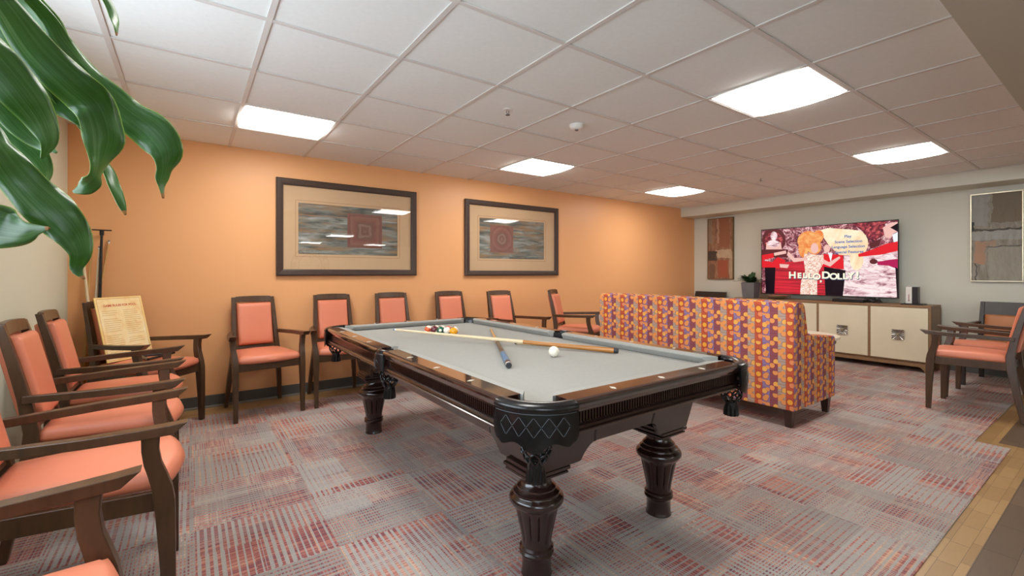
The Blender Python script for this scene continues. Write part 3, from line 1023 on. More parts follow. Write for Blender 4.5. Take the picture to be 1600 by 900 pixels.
def side_pocket(sx):
    def at(d, y, z):
        return (sx * (HW + d), y, z)
    bm = bmesh.new()
    rings = []
    for i in range(13):
        u = -1 + i / 6
        w = .052
        bow = .020 * (1 - u * u)
        lowz = .652 - .012 * math.cos(u * PI * 1.5)
        rings.append([at(-.010 + bow, u * w, .745), at(.0 + bow, u * w, .742), at(.004 + bow, u * (w + .008), .69), at(.004 + bow, u * (w + .016), lowz), at(-.002 + bow, u * (w + .016), lowz), at(-.003 + bow, u * (w + .008), .69)])
    loft(bm, rings)
    root = build('side_pocket', bm, M_LEATHER, pt, smooth=50)
    bm = bmesh.new()
    rings = []
    for i in range(17):
        u = -1 + i / 8
        dx = -.030 + .034 * math.sqrt(max(0, 1 - u * u * .80))
        ring = []
        for k in range(10):
            a = 2 * PI * k / 10
            ring.append(at(dx - .012 + .016 * math.cos(a), u * .056, .746 + .018 * math.sin(a)))
        rings.append(ring)
    loft(bm, rings)
    build('rim', bm, M_LEATHER, root, smooth=60)
    bm = bmesh.new()
    rings = []
    for i in range(13):
        u = -1 + i / 6
        dx = -.046 - .05 * u * u
        rings.append([at(dx + .006, u * .052, .752), at(dx, u * .052, .752), at(dx - .004, u * .052, .66), at(dx + .004, u * .052, .66)])
    loft(bm, rings)
    build('lining', bm, M_LEATHER, root, smooth=50)
    bm = bmesh.new()
    for a, b in (((-.035, .69), (-.017, .715)), ((-.017, .715), (0, .685)), ((0, .685), (.017, .715)), ((.017, .715), (.035, .69)), ((-.035, .69), (-.017, .668)), ((.035, .69), (.017, .668)), ((-.017, .668), (0, .685)), ((.017, .668), (0, .685))):
        pts = []
        for s in (0, .5, 1):
            y = a[0] + (b[0] - a[0]) * s; z = a[1] + (b[1] - a[1]) * s
            u = y / .050
            pts.append(at(.0048 + .020 * (1 - u * u), y, z))
        tube(bm, pts, .0007, 5)
    build('stitching', bm, M_STITCH, root)
    net(root, (sx * (HW - .055), 0), .648, .046)
side_pocket(-1); side_pocket(1)

# ------------------------------------------------------------------ balls and cues
def ball_mat(name, col, stripe=False, spot=True):
    k = NT(name)
    x, y, z = k.xyz()
    c = col
    white = rgb(236, 230, 216)
    if stripe:
        c = k.mix(k.math('LESS_THAN', k.math('ABSOLUTE', z), .0145), white, col)
    if spot:
        d = k.math('SQRT', k.math('ADD', k.math('MULTIPLY', x, x), k.math('MULTIPLY', z, z)))
        c = k.mix(k.math('MULTIPLY', k.math('LESS_THAN', d, .0105), k.math('LESS_THAN', y, 0.0)), c, white)
    k.setin(k.b.inputs['Base Color'], c)
    k.b.inputs['Roughness'].default_value = 0.08
    k.b.inputs['Coat Weight'].default_value = 0.5
    return k.m
RB = .0285
def ball(label, x, y, m, rot):
    bm = bmesh.new()
    bmesh.ops.create_uvsphere(bm, u_segments=32, v_segments=18, radius=RB)
    o = build('pool_ball', bm, m, smooth=80)
    o.location = (x, y, ZB + RB + .0005); o.rotation_euler = rot
    return tag(o, label, 'ball', None)
CY, SY = math.cos(YAW), math.sin(YAW)
def rack(i, j):
    # row i going away from the camera, ball j counted from the left, in the camera's own bearing
    l0 = (-2 + i * .5 + j) * .0580; d0 = i * .0505
    lat = l0 * .857 + d0 * .515; dep = d0 * .857 - l0 * .515
    bx, by = 1.472, 2.945
    return bx + lat * CY + dep * SY, by - lat * SY + dep * CY
ORA, MAR, GRN, WHT, YEL, BLK, RED, PUR = rgb(226, 96, 48), rgb(96, 30, 40), rgb(16, 96, 70), rgb(238, 232, 218), rgb(244, 168, 10), rgb(24, 24, 26), rgb(206, 60, 44), rgb(84, 50, 120)
spec = [
    ((0, 0), 'orange striped pool ball at the left end of the front row', ORA, True, (.35, .2, .5)),
    ((0, 1), 'dark maroon pool ball, second from the left in the front row', MAR, False, (.4, .2, .3)),
    ((0, 2), 'green pool ball in the middle of the front row', GRN, False, (-.1, .1, -.6)),
    ((0, 3), 'white pool ball with a dark stripe next to the yellow ball', rgb(50, 56, 70), True, (1.1, 0, -.62)),
    ((0, 4), 'solid yellow pool ball at the right end of the front row', YEL, False, (1.2, .2, .1)),
    ((1, 0), 'black striped pool ball behind the dark maroon ball', BLK, True, (1.0, .1, .4)),
    ((1, 1), 'red striped pool ball behind the green ball', RED, True, (.9, -.3, .4)),
    ((1, 2), 'orange red pool ball behind the white striped ball', rgb(222, 92, 58), False, (.2, .5, .9)),
    ((1, 3), 'purple striped pool ball behind the yellow ball', PUR, True, (.8, .6, .2)),
]
for (i, j), lb, col, st, rot in spec:
    x, y = rack(i, j)
    o = ball(lb, x, y, ball_mat('ball_finish', col, st), rot)
    o['group'] = 'racked pool balls'
ball('plain white cue ball lying alone on the cloth by the brown cue butt', 1.556, 1.802, ball_mat('cue_ball_finish', rgb(240, 234, 216), False, False), (0, 0, 0))

def cue(name, label, tip, butt, mats, cat='pool cue', group=None, rt=.0060, rb=.0145, joint=.5, ferr=.025, bump_len=.012, wrap=None):
    """tapered cue: tip, ferrule, shaft, butt, (wrap), bumper"""
    t = thing(name, label, cat, tuple(butt), 0, group)
    tip, butt = Vector(tip), Vector(butt)
    L = (butt - tip).length
    dirv = (butt - tip) / L
    def P(s): return tip + dirv * s - butt
    def R(s): return rt + (rb - rt) * (s / L) ** .9
    def seg(nm, s0, s1, m, r0=None, r1=None):
        bm = bmesh.new()
        tube(bm, [P(s0), P((s0 + s1) / 2), P(s1)], [r0 or R(s0), (r0 and r1 and (r0 + r1) / 2) or R((s0 + s1) / 2), r1 or R(s1)], 14)
        return build(nm, bm, m, t, smooth=40)
    seg('leather_tip', 0, .010, M_BUTT_B)
    seg('ferrule', .0101, ferr, M_WHITE)
    seg('shaft', ferr + .0001, L * joint, mats[0])
    if wrap:
        seg('butt', L * joint + .0001, L - wrap[1], mats[1])
        seg('wrap', L - wrap[1] + .0001, L - wrap[0], M_BUTT_B, R(L - wrap[1]) + .0006, R(L - wrap[0]) + .0006)
        seg('butt_sleeve', L - wrap[0] + .0001, L - .026, mats[2])
        seg('collar', L - .0259, L - bump_len, M_WHITE)
    else:
        seg('butt', L * joint + .0001, L - bump_len, mats[1])
    seg('bumper', L - bump_len + .0001, L, M_RUBBER, rb, rb * .82)
    return t
# long cue lying across the blue handled cue; its middle rests on the cue beneath
cue('pool_cue', 'long pale cue with brown butt lying across the cloth toward the cue ball', (1.143, 3.003, ZB + .0525), (1.905, 1.672, ZB + .0150), [M_SHAFT, M_BUTT], joint=.633, bump_len=.022, rb=.0145, rt=.0062, group='cues on the pool table')
cue('pool_cue', 'short tan cue alongside the brown butt with white ferrule pointing right', (1.938, 1.745, ZB + .0068), (1.640, 2.266, ZB + .0090), [M_BUTT, M_SHAFT], joint=.42, ferr=.06, group='cues on the pool table', rb=.0085, rt=.0062)
cue('pool_cue', 'cue with blue wrapped handle pointing at the camera, under the long cue', (1.905, 2.955, ZB + .0068), (1.196, 1.700, ZB + .0150), [M_SHAFT_T, M_WOOD, M_WOOD], joint=.50, wrap=(.075, .33), group='cues on the pool table')
GC = 'cues leaning in the corner'
cue('pool_cue', 'pale cue in the corner, leftmost, partly behind the hanging leaf', (-.655, 4.630, 1.36), (-.535, 4.540, 0), [M_SHAFT, M_BUTT], joint=.62, group=GC, rt=.007)
cue('pool_cue', 'tan cue in the corner with white tip, second from the left', (-.612, 4.715, 1.40), (-.672, 4.660, 0), [M_SHAFT_T, M_BUTT], joint=.62, group=GC, rt=.006)
cue('pool_cue', 'whitish cue in the corner just left of the black pole', (-.566, 4.690, 1.37), (-.622, 4.630, 0), [M_IVORY, M_BUTT], joint=.62, group=GC, rt=.006)
cue('pool_cue', 'tan cue in the corner leaning right behind the black pole', (-.512, 4.726, 1.42), (-.700, 4.690, 0), [M_SHAFT_T, M_BUTT], joint=.62, group=GC, rt=.006)
t = thing('bridge_stick', 'black pole with a flat T shaped top standing among the corner cues', 'stick', (-.578, 4.655, 0))
bm = bmesh.new(); tube(bm, [(0, -.02, 0), (.014, 0, .75), (.028, .022, 1.47)], [.014, .012, .008], 12); build('pole', bm, M_BLACK, t, smooth=40)
bm = bmesh.new(); tube(bm, [(.028, .022, 1.455), (.0285, .0225, 1.49)], [.013, .014], 12); build('collar', bm, M_BLACK, t, smooth=40)
bm = bmesh.new(); quad_box(bm, -.028, .086, .008, .034, 1.4905, 1.499)
build('crosshead', bm, M_BLACK, t, bevel=.002)

# ------------------------------------------------------------------ rules board and rack on the corner chair
def poster_mat():
    k = NT('parchment_print')
    x, y, z = k.xyz()
    n = k.noise(k.obj(), 9.0, 5.0, 0.6, 0.5)
    c = k.ramp(n, [(0.3, rgb(240, 200, 136)), (0.5, rgb(248, 226, 170)), (0.7, rgb(250, 236, 196))])
    e = k.math('MAXIMUM', k.math('DIVIDE', k.math('ABSOLUTE', x), .195), k.math('DIVIDE', k.math('ABSOLUTE', y), .265))
    border = k.math('MULTIPLY', k.math('GREATER_THAN', e, .84), k.math('LESS_THAN', e, .87))
    c = k.mix(k.math('MULTIPLY', border, .5), c, rgb(200, 140, 60))
    c = k.mix(k.math('MULTIPLY', k.math('GREATER_THAN', e, .87), .45), c, rgb(246, 206, 92))
    k.link(c, k.b.inputs['Base Color'])
    k.b.inputs['Roughness'].default_value = 0.6
    return k.m
M_INK = pmat('red_ink', rgb(206, 84, 50), 0.7)
M_INK2 = pmat('faded_ink', rgb(214, 180, 124), 0.8)
C5 = Matrix.Translation((chairs[4][0], chairs[4][1], 0)) @ Matrix.Rotation(chairs[4][2], 4, 'Z')
bl, br_ = C5 @ Vector((-.178, .100, .5225)), C5 @ Vector((.184, .100, .5225))
tl_, tr_ = C5 @ Vector((-.178, .212, .985)), C5 @ Vector((.184, .212, .985))
cx_ = (bl + br_ + tl_ + tr_) / 4
ux = ((br_ - bl) + (tr_ - tl_)).normalized()
uy = ((tl_ - bl) + (tr_ - br_)); uy = (uy - ux * uy.dot(ux)).normalized()
uz = ux.cross(uy)
wB = ((br_ - bl).length + (tr_ - tl_).length) / 2; hB = ((tl_ - bl).length + (tr_ - br_).length) / 2
MB_ = Matrix(((ux.x, uy.x, uz.x, cx_.x), (ux.y, uy.y, uz.y, cx_.y), (ux.z, uy.z, uz.z, cx_.z), (0, 0, 0, 1)))
board = thing('rules_board', 'yellow parchment GAME RULES FOR POOL board propped on the corner chair', 'sign')
board.matrix_world = MB_
bm = bmesh.new(); quad_box(bm, -wB / 2, wB / 2, -hB / 2, hB / 2, -.006, 0)
build('board', bm, poster_mat(), board)
bm = bmesh.new()
add_bm(bm, text_mesh('GAME RULES FOR POOL', .0235, .0006), Matrix.Translation((0, hB * .365, .0006)))
build('title', bm, M_INK, board)
bm = bmesh.new()
random.seed(3)
for col in (-1, 1):
    for r in range(22):
        yy = hB * (.28 - r * .032)
        if random.random() < .12: continue
        x0 = -wB * .40 if col < 0 else wB * .04
        ln = wB * random.uniform(.24, .36)
        quad_box(bm, x0, x0 + ln, yy, yy + .0035, .0001, .0004)
build('text_lines', bm, M_INK2, board)
t = thing('ball_rack', 'black triangular ball rack lying on the corner chair seat before the board', 'ball rack', (-.13, 4.235, .512), .9)
bm = bmesh.new()
tri = [(-.15, -.10), (.15, -.10), (0, .15)]
for k in range(3):
    a, b = Vector(tri[k] + (.0,)), Vector(tri[(k + 1) % 3] + (.0,))
    a.z = b.z = .026
    tube(bm, [a, (a + b) / 2, b], .014, 8)
    sections_pts = None
build('triangle', bm, M_BLACK, t, smooth=50)
t.location = C5 @ Vector((.03, -.05, .5212)); t.rotation_euler = (0, 0, chairs[4][2] + .2)
t.scale = (.95, .62, .7)

# ------------------------------------------------------------------ framed pictures on the orange wall
def framed(name, label, x0, x1, z0, z1, art, red, seed, redmat):
    t = thing(name, label, 'picture', ((x0 + x1) / 2, Y_W, (z0 + z1) / 2), 0, 'framed pictures on the orange wall')
    w, h = (x1 - x0) / 2, (z1 - z0) / 2
    fw = .062
    bm = bmesh.new()
    prof = [(0, 0), (0, -.034), (.010, -.040), (.048, -.036), (.058, -.030), (fw, -.022), (fw, 0)]
    rings = []
    for sx, sz in ((-1, -1), (1, -1), (1, 1), (-1, 1), (-1, -1)):
        rings.append([(sx * (w - d), y, sz * (h - d)) for d, y in prof])
    loft(bm, rings, cap=False)
    build('frame', bm, M_FRAME, t, smooth=30)
    bm = bmesh.new()
    ax0, ax1, az0, az1 = art
    ax0 -= (x0 + x1) / 2; ax1 -= (x0 + x1) / 2; az0 -= (z0 + z1) / 2; az1 -= (z0 + z1) / 2
    iw, ih = w - fw + .002, h - fw + .002
    for a, b, c, d in ((-iw, iw, -ih, az0), (-iw, iw, az1, ih), (-iw, ax0, az0, az1), (ax1, iw, az0, az1)):
        quad_box(bm, a, b, -.012, -.007, c, d)
    g = .022
    for a, b, c, d in ((ax0 - g, ax1 + g, az0 - g - .004, az0 - g), (ax0 - g, ax1 + g, az1 + g, az1 + g + .004), (ax0 - g - .004, ax0 - g, az0 - g, az1 + g), (ax1 + g, ax1 + g + .004, az0 - g, az1 + g)):
        quad_box(bm, a, b, -.0126, -.0121, c, d, mi=1)
    build('mat', bm, [M_MATBOARD, M_MATLINE], t)
    bm = bmesh.new()
    quad_box(bm, ax0, ax1, -.0066, -.004, az0, az1)
    quad_box(bm, ax0, ax1, -.0068, -.0066, az1 - (az1 - az0) * .235, az1 - (az1 - az0) * .225, mi=2)
    rx0, rx1, rz0, rz1 = red
    rx0 -= (x0 + x1) / 2; rx1 -= (x0 + x1) / 2; rz0 -= (z0 + z1) / 2; rz1 -= (z0 + z1) / 2
    quad_box(bm, rx0, rx1, -.0076, -.0069, rz0, rz1, mi=1)
    build('artwork', bm, [art_streak_mat('streaked_print', seed), redmat, M_MATLINE], t)
    bm = bmesh.new(); quad_box(bm, -iw, iw, -.0215, -.0195, -ih, ih)
    build('glass', bm, M_GLASS, t)
def red_motif(name, square, cx, cz, s):
    k = NT(name)
    x, y, z = k.xyz()
    dx = k.math('SUBTRACT', x, cx); dz = k.math('SUBTRACT', z, cz)
    if square:
        d = k.math('MAXIMUM', k.math('ABSOLUTE', dx), k.math('ABSOLUTE', dz))
    else:
        d = k.math('SQRT', k.math('ADD', k.math('MULTIPLY', dx, dx), k.math('MULTIPLY', dz, dz)))
    n = k.noise(k.obj(), 22.0, 5.0, 0.65, 0.8)
    q = k.math('ADD', k.math('DIVIDE', d, s), k.math('MULTIPLY', k.math('SUBTRACT', n, .5), .35))
    c = k.ramp(q, [(0.0, rgb(150, 130, 112)), (0.16, rgb(112, 62, 54)), (0.30, rgb(156, 132, 118)), (0.40, rgb(108, 72, 58)), (0.55, rgb(136, 70, 62)), (0.78, rgb(150, 100, 90)), (0.86, rgb(124, 62, 56)), (1.0, rgb(140, 84, 74))])
    k.link(k.mix(k.math('MULTIPLY', n, .9), c, rgb(118, 92, 80)), k.b.inputs['Base Color'])
    k.b.inputs['Roughness'].default_value = 0.8
    return k.m
framed('framed_picture', 'larger looking left framed picture with square red motif on grey streaks', .659, 2.056, 1.138, 2.062, (.852, 1.843, 1.348, 1.841), (1.313, 1.673, 1.425, 1.776), 1.0,
       red_motif('red_square_motif', True, 1.493 - 1.3575, 1.60 - 1.60, .18))
framed('framed_picture', 'right framed picture with round red motif on brown streaks', 2.679, 4.147, 1.133, 2.053, (2.885, 3.907, 1.345, 1.843), (3.043, 3.395, 1.424, 1.765), 6.0,
       red_motif('red_round_motif', False, 3.219 - 3.413, 1.595 - 1.593, .18))

t = thing('wall_outlet', 'white outlet plate low on the orange wall beside the sofa', 'outlet', (4.985, Y_W, .487))
bm = bmesh.new(); quad_box(bm, -.036, .036, -.006, 0, -.058, .058); build('plate', bm, M_WHITE, t, bevel=.002)
for dz in (-.026, .026):
    bm = bmesh.new(); quad_box(bm, -.016, .016, -.0085, -.0061, dz - .014, dz + .014); build('socket', bm, M_WHITE, t, bevel=.002)

# wall clock at the back of the room, mirrored in the left picture
t = thing('wall_clock', 'round black open work wall clock mirrored in the left picture glass', 'clock', (3.25, Y_REAR, 1.42))
bm = bmesh.new()
for r in (.58, .36):
    tube(bm, [(r * math.cos(2 * PI * i / 40), .03, r * math.sin(2 * PI * i / 40)) for i in range(41)], .016, 8)
build('rim', bm, M_BLACK, t, smooth=50)
bm = bmesh.new()
NUM = ['XII', 'I', 'II', 'III', 'IIII', 'V', 'VI', 'VII', 'VIII', 'IX', 'X', 'XI']
for i, s in enumerate(NUM):
    a = 2 * PI * i / 12
    M = Matrix.Rotation(PI / 2, 4, 'X') 
    T_ = Matrix.Translation((-.47 * math.sin(a), .03, .47 * math.cos(a))) @ Matrix.Rotation(PI, 4, 'Z') @ M @ Matrix.Rotation(-a, 4, 'Z')
    add_bm(bm, text_mesh(s, .21, .004), T_)
build('numerals', bm, M_BLACK, t)
bm = bmesh.new()
tube(bm, [(0, .035, 0), (-.2, .035, .12)], .01, 6); tube(bm, [(0, .035, 0), (.1, .035, .3)], .008, 6)
tube(bm, [(-.36, .03, 0), (.36, .03, 0)], .008, 6); tube(bm, [(0, .03, -.36), (0, .03, .36)], .008, 6)
build('hands', bm, M_BLACK, t)

# ------------------------------------------------------------------ ceiling fittings
for lb, x, y in (('small sprinkler head in the ceiling above the pool table', 1.79, 2.56), ('small sprinkler head in the ceiling near the television', 5.51, 2.65)):
    t = thing('sprinkler', lb, 'sprinkler', (x, y, Z_C), 0, 'ceiling sprinklers')
    bm = bmesh.new(); lathe(bm, [(.030, .003), (.030, -.001), (.012, -.004)], 20); build('escutcheon', bm, M_WHITE, t, smooth=40)
    bm = bmesh.new(); tube(bm, [(-.008, 0, -.004), (-.010, 0, -.02), (0, 0, -.034)], .0022, 6); tube(bm, [(.008, 0, -.004), (.010, 0, -.02), (0, 0, -.034)], .0022, 6)
    lathe(bm, [(.016, -.037), (.016, -.035), (.004, -.033)], 12); build('deflector', bm, M_GREYMETAL, t)
t = thing('smoke_detector', 'round white smoke detector on the ceiling between the lights', 'smoke detector', (2.405, 2.522, Z_C))
bm = bmesh.new(); lathe(bm, [(.055, .003), (.055, -.008), (.050, -.022), (.034, -.032), (.012, -.034)], 28); build('housing', bm, M_WHITE, t, smooth=40)
bm = bmesh.new(); lathe(bm, [(.014, -.0345), (.012, -.042), (.002, -.043)], 16); build('sensor', bm, M_GREYMETAL, t, smooth=40)

# ------------------------------------------------------------------ sofa
SX, SYc = 3.64, 1.51
sofa = thing('sofa', 'sofa in orange and purple circle print fabric, back to the pool table', 'sofa', (SX, SYc, 0))
SL = 1.95
bm = bmesh.new()          # back: upright with gently raked front face
prof = [(0, .135), (0, .90), (.02, .94), (.05, .953), (.155, .945), (.185, .915), (.25, .66), (.27, .45), (.27, .135)]
R = [[(px, y, pz) for px, pz in prof] for y in (0.125, SL - .125)]
R.insert(0, [(px, .0, pz - .008 if pz > .5 else pz) for px, pz in prof]); R.append([(px, SL, pz - .008 if pz > .5 else pz) for px, pz in prof])
loft(bm, R)
build('back', bm, M_SOFA, sofa, smooth=35, bevel=.008)
for y0, y1 in ((0, .12), (SL - .12, SL)):
    bm = bmesh.new()
    poly = [(.272, .135), (.76, .135), (.765, .62), (.75, .640), (.30, .680), (.272, .70)]
    prism(bm, poly, lambda p, q, t: (p, t, q), y0, y1)
    build('armrest', bm, M_SOFA, sofa, bevel=.012, seg=3)
bm = bmesh.new(); quad_box(bm, .272, .74, .122, SL - .122, .135, .30)
build('seat_base', bm, M_SOFA, sofa, bevel=.008)
sw = (SL - .25) / 2
for k in range(2):
    bm = bmesh.new(); cushion(bm, .48, sw - .006, .15, .02, .14)
    xform(bm, Matrix.Translation((.525, .125 + sw * (k + .5), .375)))
    build('seat_cushion', bm, M_SOFA, sofa, smooth=50)
for lx, ly in ((.05, .055), (.715, .055), (.05, SL - .055), (.715, SL - .055)):
    bm = bmesh.new(); sections(bm, [(lx, ly, 0, .042, .042), (lx, ly, .136, .064, .064)])
    build('leg', bm, M_SOFALEG, sofa, bevel=.003)

# round coffee table past the sofa
t = thing('coffee_table', 'round cream topped table just showing beyond the sofa arm', 'table', (5.45, 2.23, 0))
bm = bmesh.new(); lathe(bm, [(.36, .462), (.385, .470), (.385, .492), (.380, .498), (.0, .498)][:4] + [(.01, .498)], 48); build('tabletop', bm, M_TABLETOP, t, smooth=35)
bm = bmesh.new(); lathe(bm, [(.35, .425), (.35, .461)], 48); build('rim', bm, M_GREYMETAL, t, smooth=35)
for k in range(4):
    a = math.radians(-38 + 90 * k)
    bm = bmesh.new(); sections(bm, [(.34 * math.cos(a), .34 * math.sin(a), 0, .026, .026), (.33 * math.cos(a), .33 * math.sin(a), .424, .036, .036)])
    build('leg', bm, M_GREYMETAL, t, bevel=.002)

# ------------------------------------------------------------------ media cabinet
CX0, CX1, CYa, CYb, CZT = 6.95, 7.38, 1.435, 3.745, .782
cab = thing('media_cabinet', 'low wooden media cabinet with cream doors under the television', 'cabinet', (CX0, CYa, 0))
D, L = CX1 - CX0, CYb - CYa
bm = bmesh.new()
quad_box(bm, -.005, D, 0, L, CZT - .028, CZT)
build('cabinet_top', bm, M_CABWOOD, cab, bevel=.003)
bm = bmesh.new()
quad_box(bm, .0, D, 0.0, .024, .10, CZT - .0285)
quad_box(bm, .0, D, L - .024, L, .10, CZT - .0285)
quad_box(bm, D - .012, D, .0245, L - .0245, .10, CZT - .0285)
quad_box(bm, .022, D - .0125, .0245, L - .0245, .10, .124)
npan = 4
pw = (L - .024) / npan
for k in range(1, npan):
    quad_box(bm, .0, D - .0125, k * pw, k * pw + .024, .1245, CZT - .0285)
build('carcass', bm, M_CABWOOD, cab, bevel=.002)
bm = bmesh.new()           # shaped plinth: bracket feet joined by an arched skirt
def foot_poly(a, b):
    pts = [(a, 0), (a, .0995), (b, .0995), (b, 0), (b - .05, 0)]
    for i in range(7):
        s = i / 6
        pts.append((b - .05 - .06 * s, .062 * math.sin(s * PI / 2)))
    for i in range(7):
        s = 1 - i / 6
        pts.append((a + .05 + .06 * s, .062 * math.sin(s * PI / 2)))
    pts.append((a + .05, 0))
    return pts
for a, b in ((0, L / 2 - .001), (L / 2 + .001, L)):
    pts = foot_poly(a, b)
    prism(bm, pts, lambda p, q, t: (t, p, q), -.004, .022)
    prism(bm, [(a, 0), (a, .0995), (a + .06, .0995), (a + .05, 0)], lambda p, q, t: (t, p, q), D - .024, D - .002)
    prism(bm, [(b, 0), (b, .0995), (b - .06, .0995), (b - .05, 0)], lambda p, q, t: (t, p, q), D - .024, D - .002)
build('plinth', bm, M_CABWOOD, cab, bevel=.002)
for k in range(npan):
    y0, y1 = k * pw + .026, (k + 1) * pw - .002
    bm = bmesh.new(); quad_box(bm, -.003, .020, y0, y1, .126, CZT - .031)
    d = build('door', bm, M_CABDOOR, cab, bevel=.003)
    yc, zc = (y0 + y1) / 2, .425
    bm = bmesh.new()
    s = .058
    n = 8
    ringo = []
    # square plate with radiating folds around a small boss
    import itertools
    outer, inner = [], []
    for i in range(32):
        th = 2 * PI * i / 32
        cq, sq = math.cos(th), math.sin(th)
        m = max(abs(cq), abs(sq))
        outer.append((-.014 - (.006 if i % 2 else 0), yc + s * cq / m, zc + s * sq / m))
        inner.append((-.006 - (.003 if i % 2 else 0), yc + .022 * cq / m, zc + .022 * sq / m))
    back = [(-.0032, p[1], p[2]) for p in outer]
    loft(bm, [back, outer, inner], cap=False)
    bm.faces.new([bm.verts.new(p) for p in inner])
    h = build('handle', bm, M_PEWTER, d)
    bm = bmesh.new(); sections(bm, [(-.006, yc, zc, .032, .032), (-.020, yc, zc, .024, .024)], 'x')
    build('boss', bm, M_SILVER, h, bevel=.002)

# things on the cabinet
t = thing('potted_plant', 'small dark green plant in a square grey pot left of the television', 'plant', (7.10, 3.565, CZT))
bm = bmesh.new(); sections(bm, [(0, 0, 0, .17, .17), (0, 0, .235, .205, .205)]); build('pot', bm, M_POT, t, bevel=.004)
bm = bmesh.new(); quad_box(bm, -.09, .09, -.09, .09, .2352, .24); build('soil', bm, M_SOIL, t)
random.seed(11)
for k in range(34):
    a = random.uniform(0, 2 * PI); el = random.uniform(.25, 1.15); ln = random.uniform(.17, .25)
    bm = bmesh.new()
    d = Vector((math.cos(a) * math.cos(el), math.sin(a) * math.cos(el), math.sin(el)))
    side = Vector((-math.sin(a), math.cos(a), 0))
    base = Vector((math.cos(a) * .03, math.sin(a) * .03, .24))
    rows = []
    for i in range(6):
        u = i / 5
        p = base + d * ln * u + Vector((0, 0, -.06 * u * u))
        w = .030 * math.sin(PI * (u * .88 + .1)) ** .8
        nrm = d.cross(side).normalized()
        rows.append([p - side * w, p + nrm * -.004, p + side * w, p + nrm * -.0055])
    loft(bm, rows)
    build('leaf', bm, M_LEAF2, t, smooth=60)

# television
TVX, TY0, TY1, TZ0, TZ1 = 7.235, 1.797, 3.470, .845, 1.838
tv = thing('television', 'large flat television showing the HELLO, DOLLY! menu on the cabinet', 'television', (TVX, (TY0 + TY1) / 2, CZT))
TW, TH = TY1 - TY0, TZ1 - TZ0
def tvp(u, v, d):
    """u 0..1 left to right as watched, v 0..1 bottom to top, d toward the viewer; local to the tv root"""
    return (-d, TW / 2 - u * TW, TZ0 - CZT + v * TH)
bm = bmesh.new()
loft(bm, [[tvp(u, v, -.002) for u, v in ((0, 0), (1, 0), (1, 1), (0, 1))], [tvp(u, v, -.012) for u, v in ((0, 0), (1, 0), (1, 1), (0, 1))], [tvp(u, v, -.045) for u, v in ((.1, .1), (.9, .1), (.9, .8), (.1, .8))]])
build('housing', bm, M_BLACK, tv)
bm = bmesh.new()
e = .006; ev = .011
for a in ((0, 1, 0, ev), (0, 1, 1 - ev, 1), (0, e, ev, 1 - ev), (1 - e, 1, ev, 1 - ev)):
    p, q = tvp(a[0], a[2], .004), tvp(a[1], a[3], -.0019)
    quad_box(bm, min(p[0], q[0]), max(p[0], q[0]), min(p[1], q[1]), max(p[1], q[1]), min(p[2], q[2]), max(p[2], q[2]))
build('bezel', bm, M_BLACK, tv)
for u in (.10, .88):
    bm = bmesh.new()
    y = TW / 2 - u * TW
    tube(bm, [(.01, y, TZ0 - CZT + .02), (.0, y, .03), (-.13, y + .02, .0088)], .008, 8)
    tube(bm, [(.01, y, TZ0 - CZT + .02), (.02, y, .03), (.10, y + .02, .0088)], .008, 8)
    build('foot', bm, M_SILVER if u < .5 else M_BLACK, tv, smooth=50)

TVS = 0.47
def scr_bg():
    k = NT('screen_backdrop')
    x, y, z = k.xyz()
    v = k.comb(0.0, k.math('MULTIPLY', y, 1.0), k.math('MULTIPLY', z, 1.0))
    n = k.noise(v, 9.0, 6.0, 0.75, 1.6)
    n2 = k.noise(v, 60.0, 4.0, 0.8)
    f = k.math('ADD', k.math('MULTIPLY', n, .62), k.math('MULTIPLY', n2, .38))
    c = k.ramp(f, [(0.40, rgb(30, 6, 16)), (0.47, rgb(104, 30, 50)), (0.52, rgb(170, 92, 104)), (0.56, rgb(236, 190, 190)), (0.62, rgb(250, 240, 236))])
    k.b.inputs['Base Color'].default_value = (0, 0, 0, 1)
    k.link(c, k.b.inputs['Emission Color'])
    k.b.inputs['Emission Strength'].default_value = TVS
    return k.m
def scr_noise(name, stops, scale, sy=1.0, sz=1.0):
    k = NT(name)
    x, y, z = k.xyz()
    n = k.noise(k.comb(0.0, k.math('MULTIPLY', y, sy), k.math('MULTIPLY', z, sz)), scale, 5.0, 0.7, 0.8)
    k.b.inputs['Base Color'].default_value = (0, 0, 0, 1)
    k.link(k.ramp(n, stops), k.b.inputs['Emission Color'])
    k.b.inputs['Emission Strength'].default_value = TVS
    return k.m
SM = [scr_bg(),
      scr_noise('screen_stairs', [(0.38, rgb(110, 8, 26)), (0.5, rgb(204, 22, 46)), (0.62, rgb(226, 40, 60))], 9.0, .12, 6.0),
      scr_noise('screen_glow', [(0.35, rgb(244, 206, 160)), (0.6, rgb(252, 240, 206))], 4.0),
      scr_noise('screen_stone', [(0.36, rgb(140, 84, 100)), (0.46, rgb(226, 186, 190)), (0.56, rgb(250, 236, 236)), (0.68, rgb(250, 216, 210))], 12.0, .5, 1.6),
      emat('screen_red', rgb(226, 32, 44), TVS), emat('screen_magenta', rgb(178, 24, 84), TVS), emat('screen_black', rgb(22, 8, 20), TVS),
      scr_noise('screen_foliage', [(0.36, rgb(58, 8, 22)), (0.5, rgb(122, 22, 46)), (0.62, rgb(214, 96, 96))], 26.0),
      emat('screen_skin', rgb(240, 190, 180), TVS), scr_noise('screen_orange', [(0.4, rgb(232, 120, 50)), (0.6, rgb(246, 186, 110))], 8.0),
      scr_noise('screen_sequin', [(0.40, rgb(206, 130, 110)), (0.52, rgb(250, 226, 206)), (0.62, rgb(255, 250, 244))], 46.0),
      emat('screen_white', rgb(240, 244, 252), TVS), emat('screen_brown', rgb(96, 40, 44), TVS)]
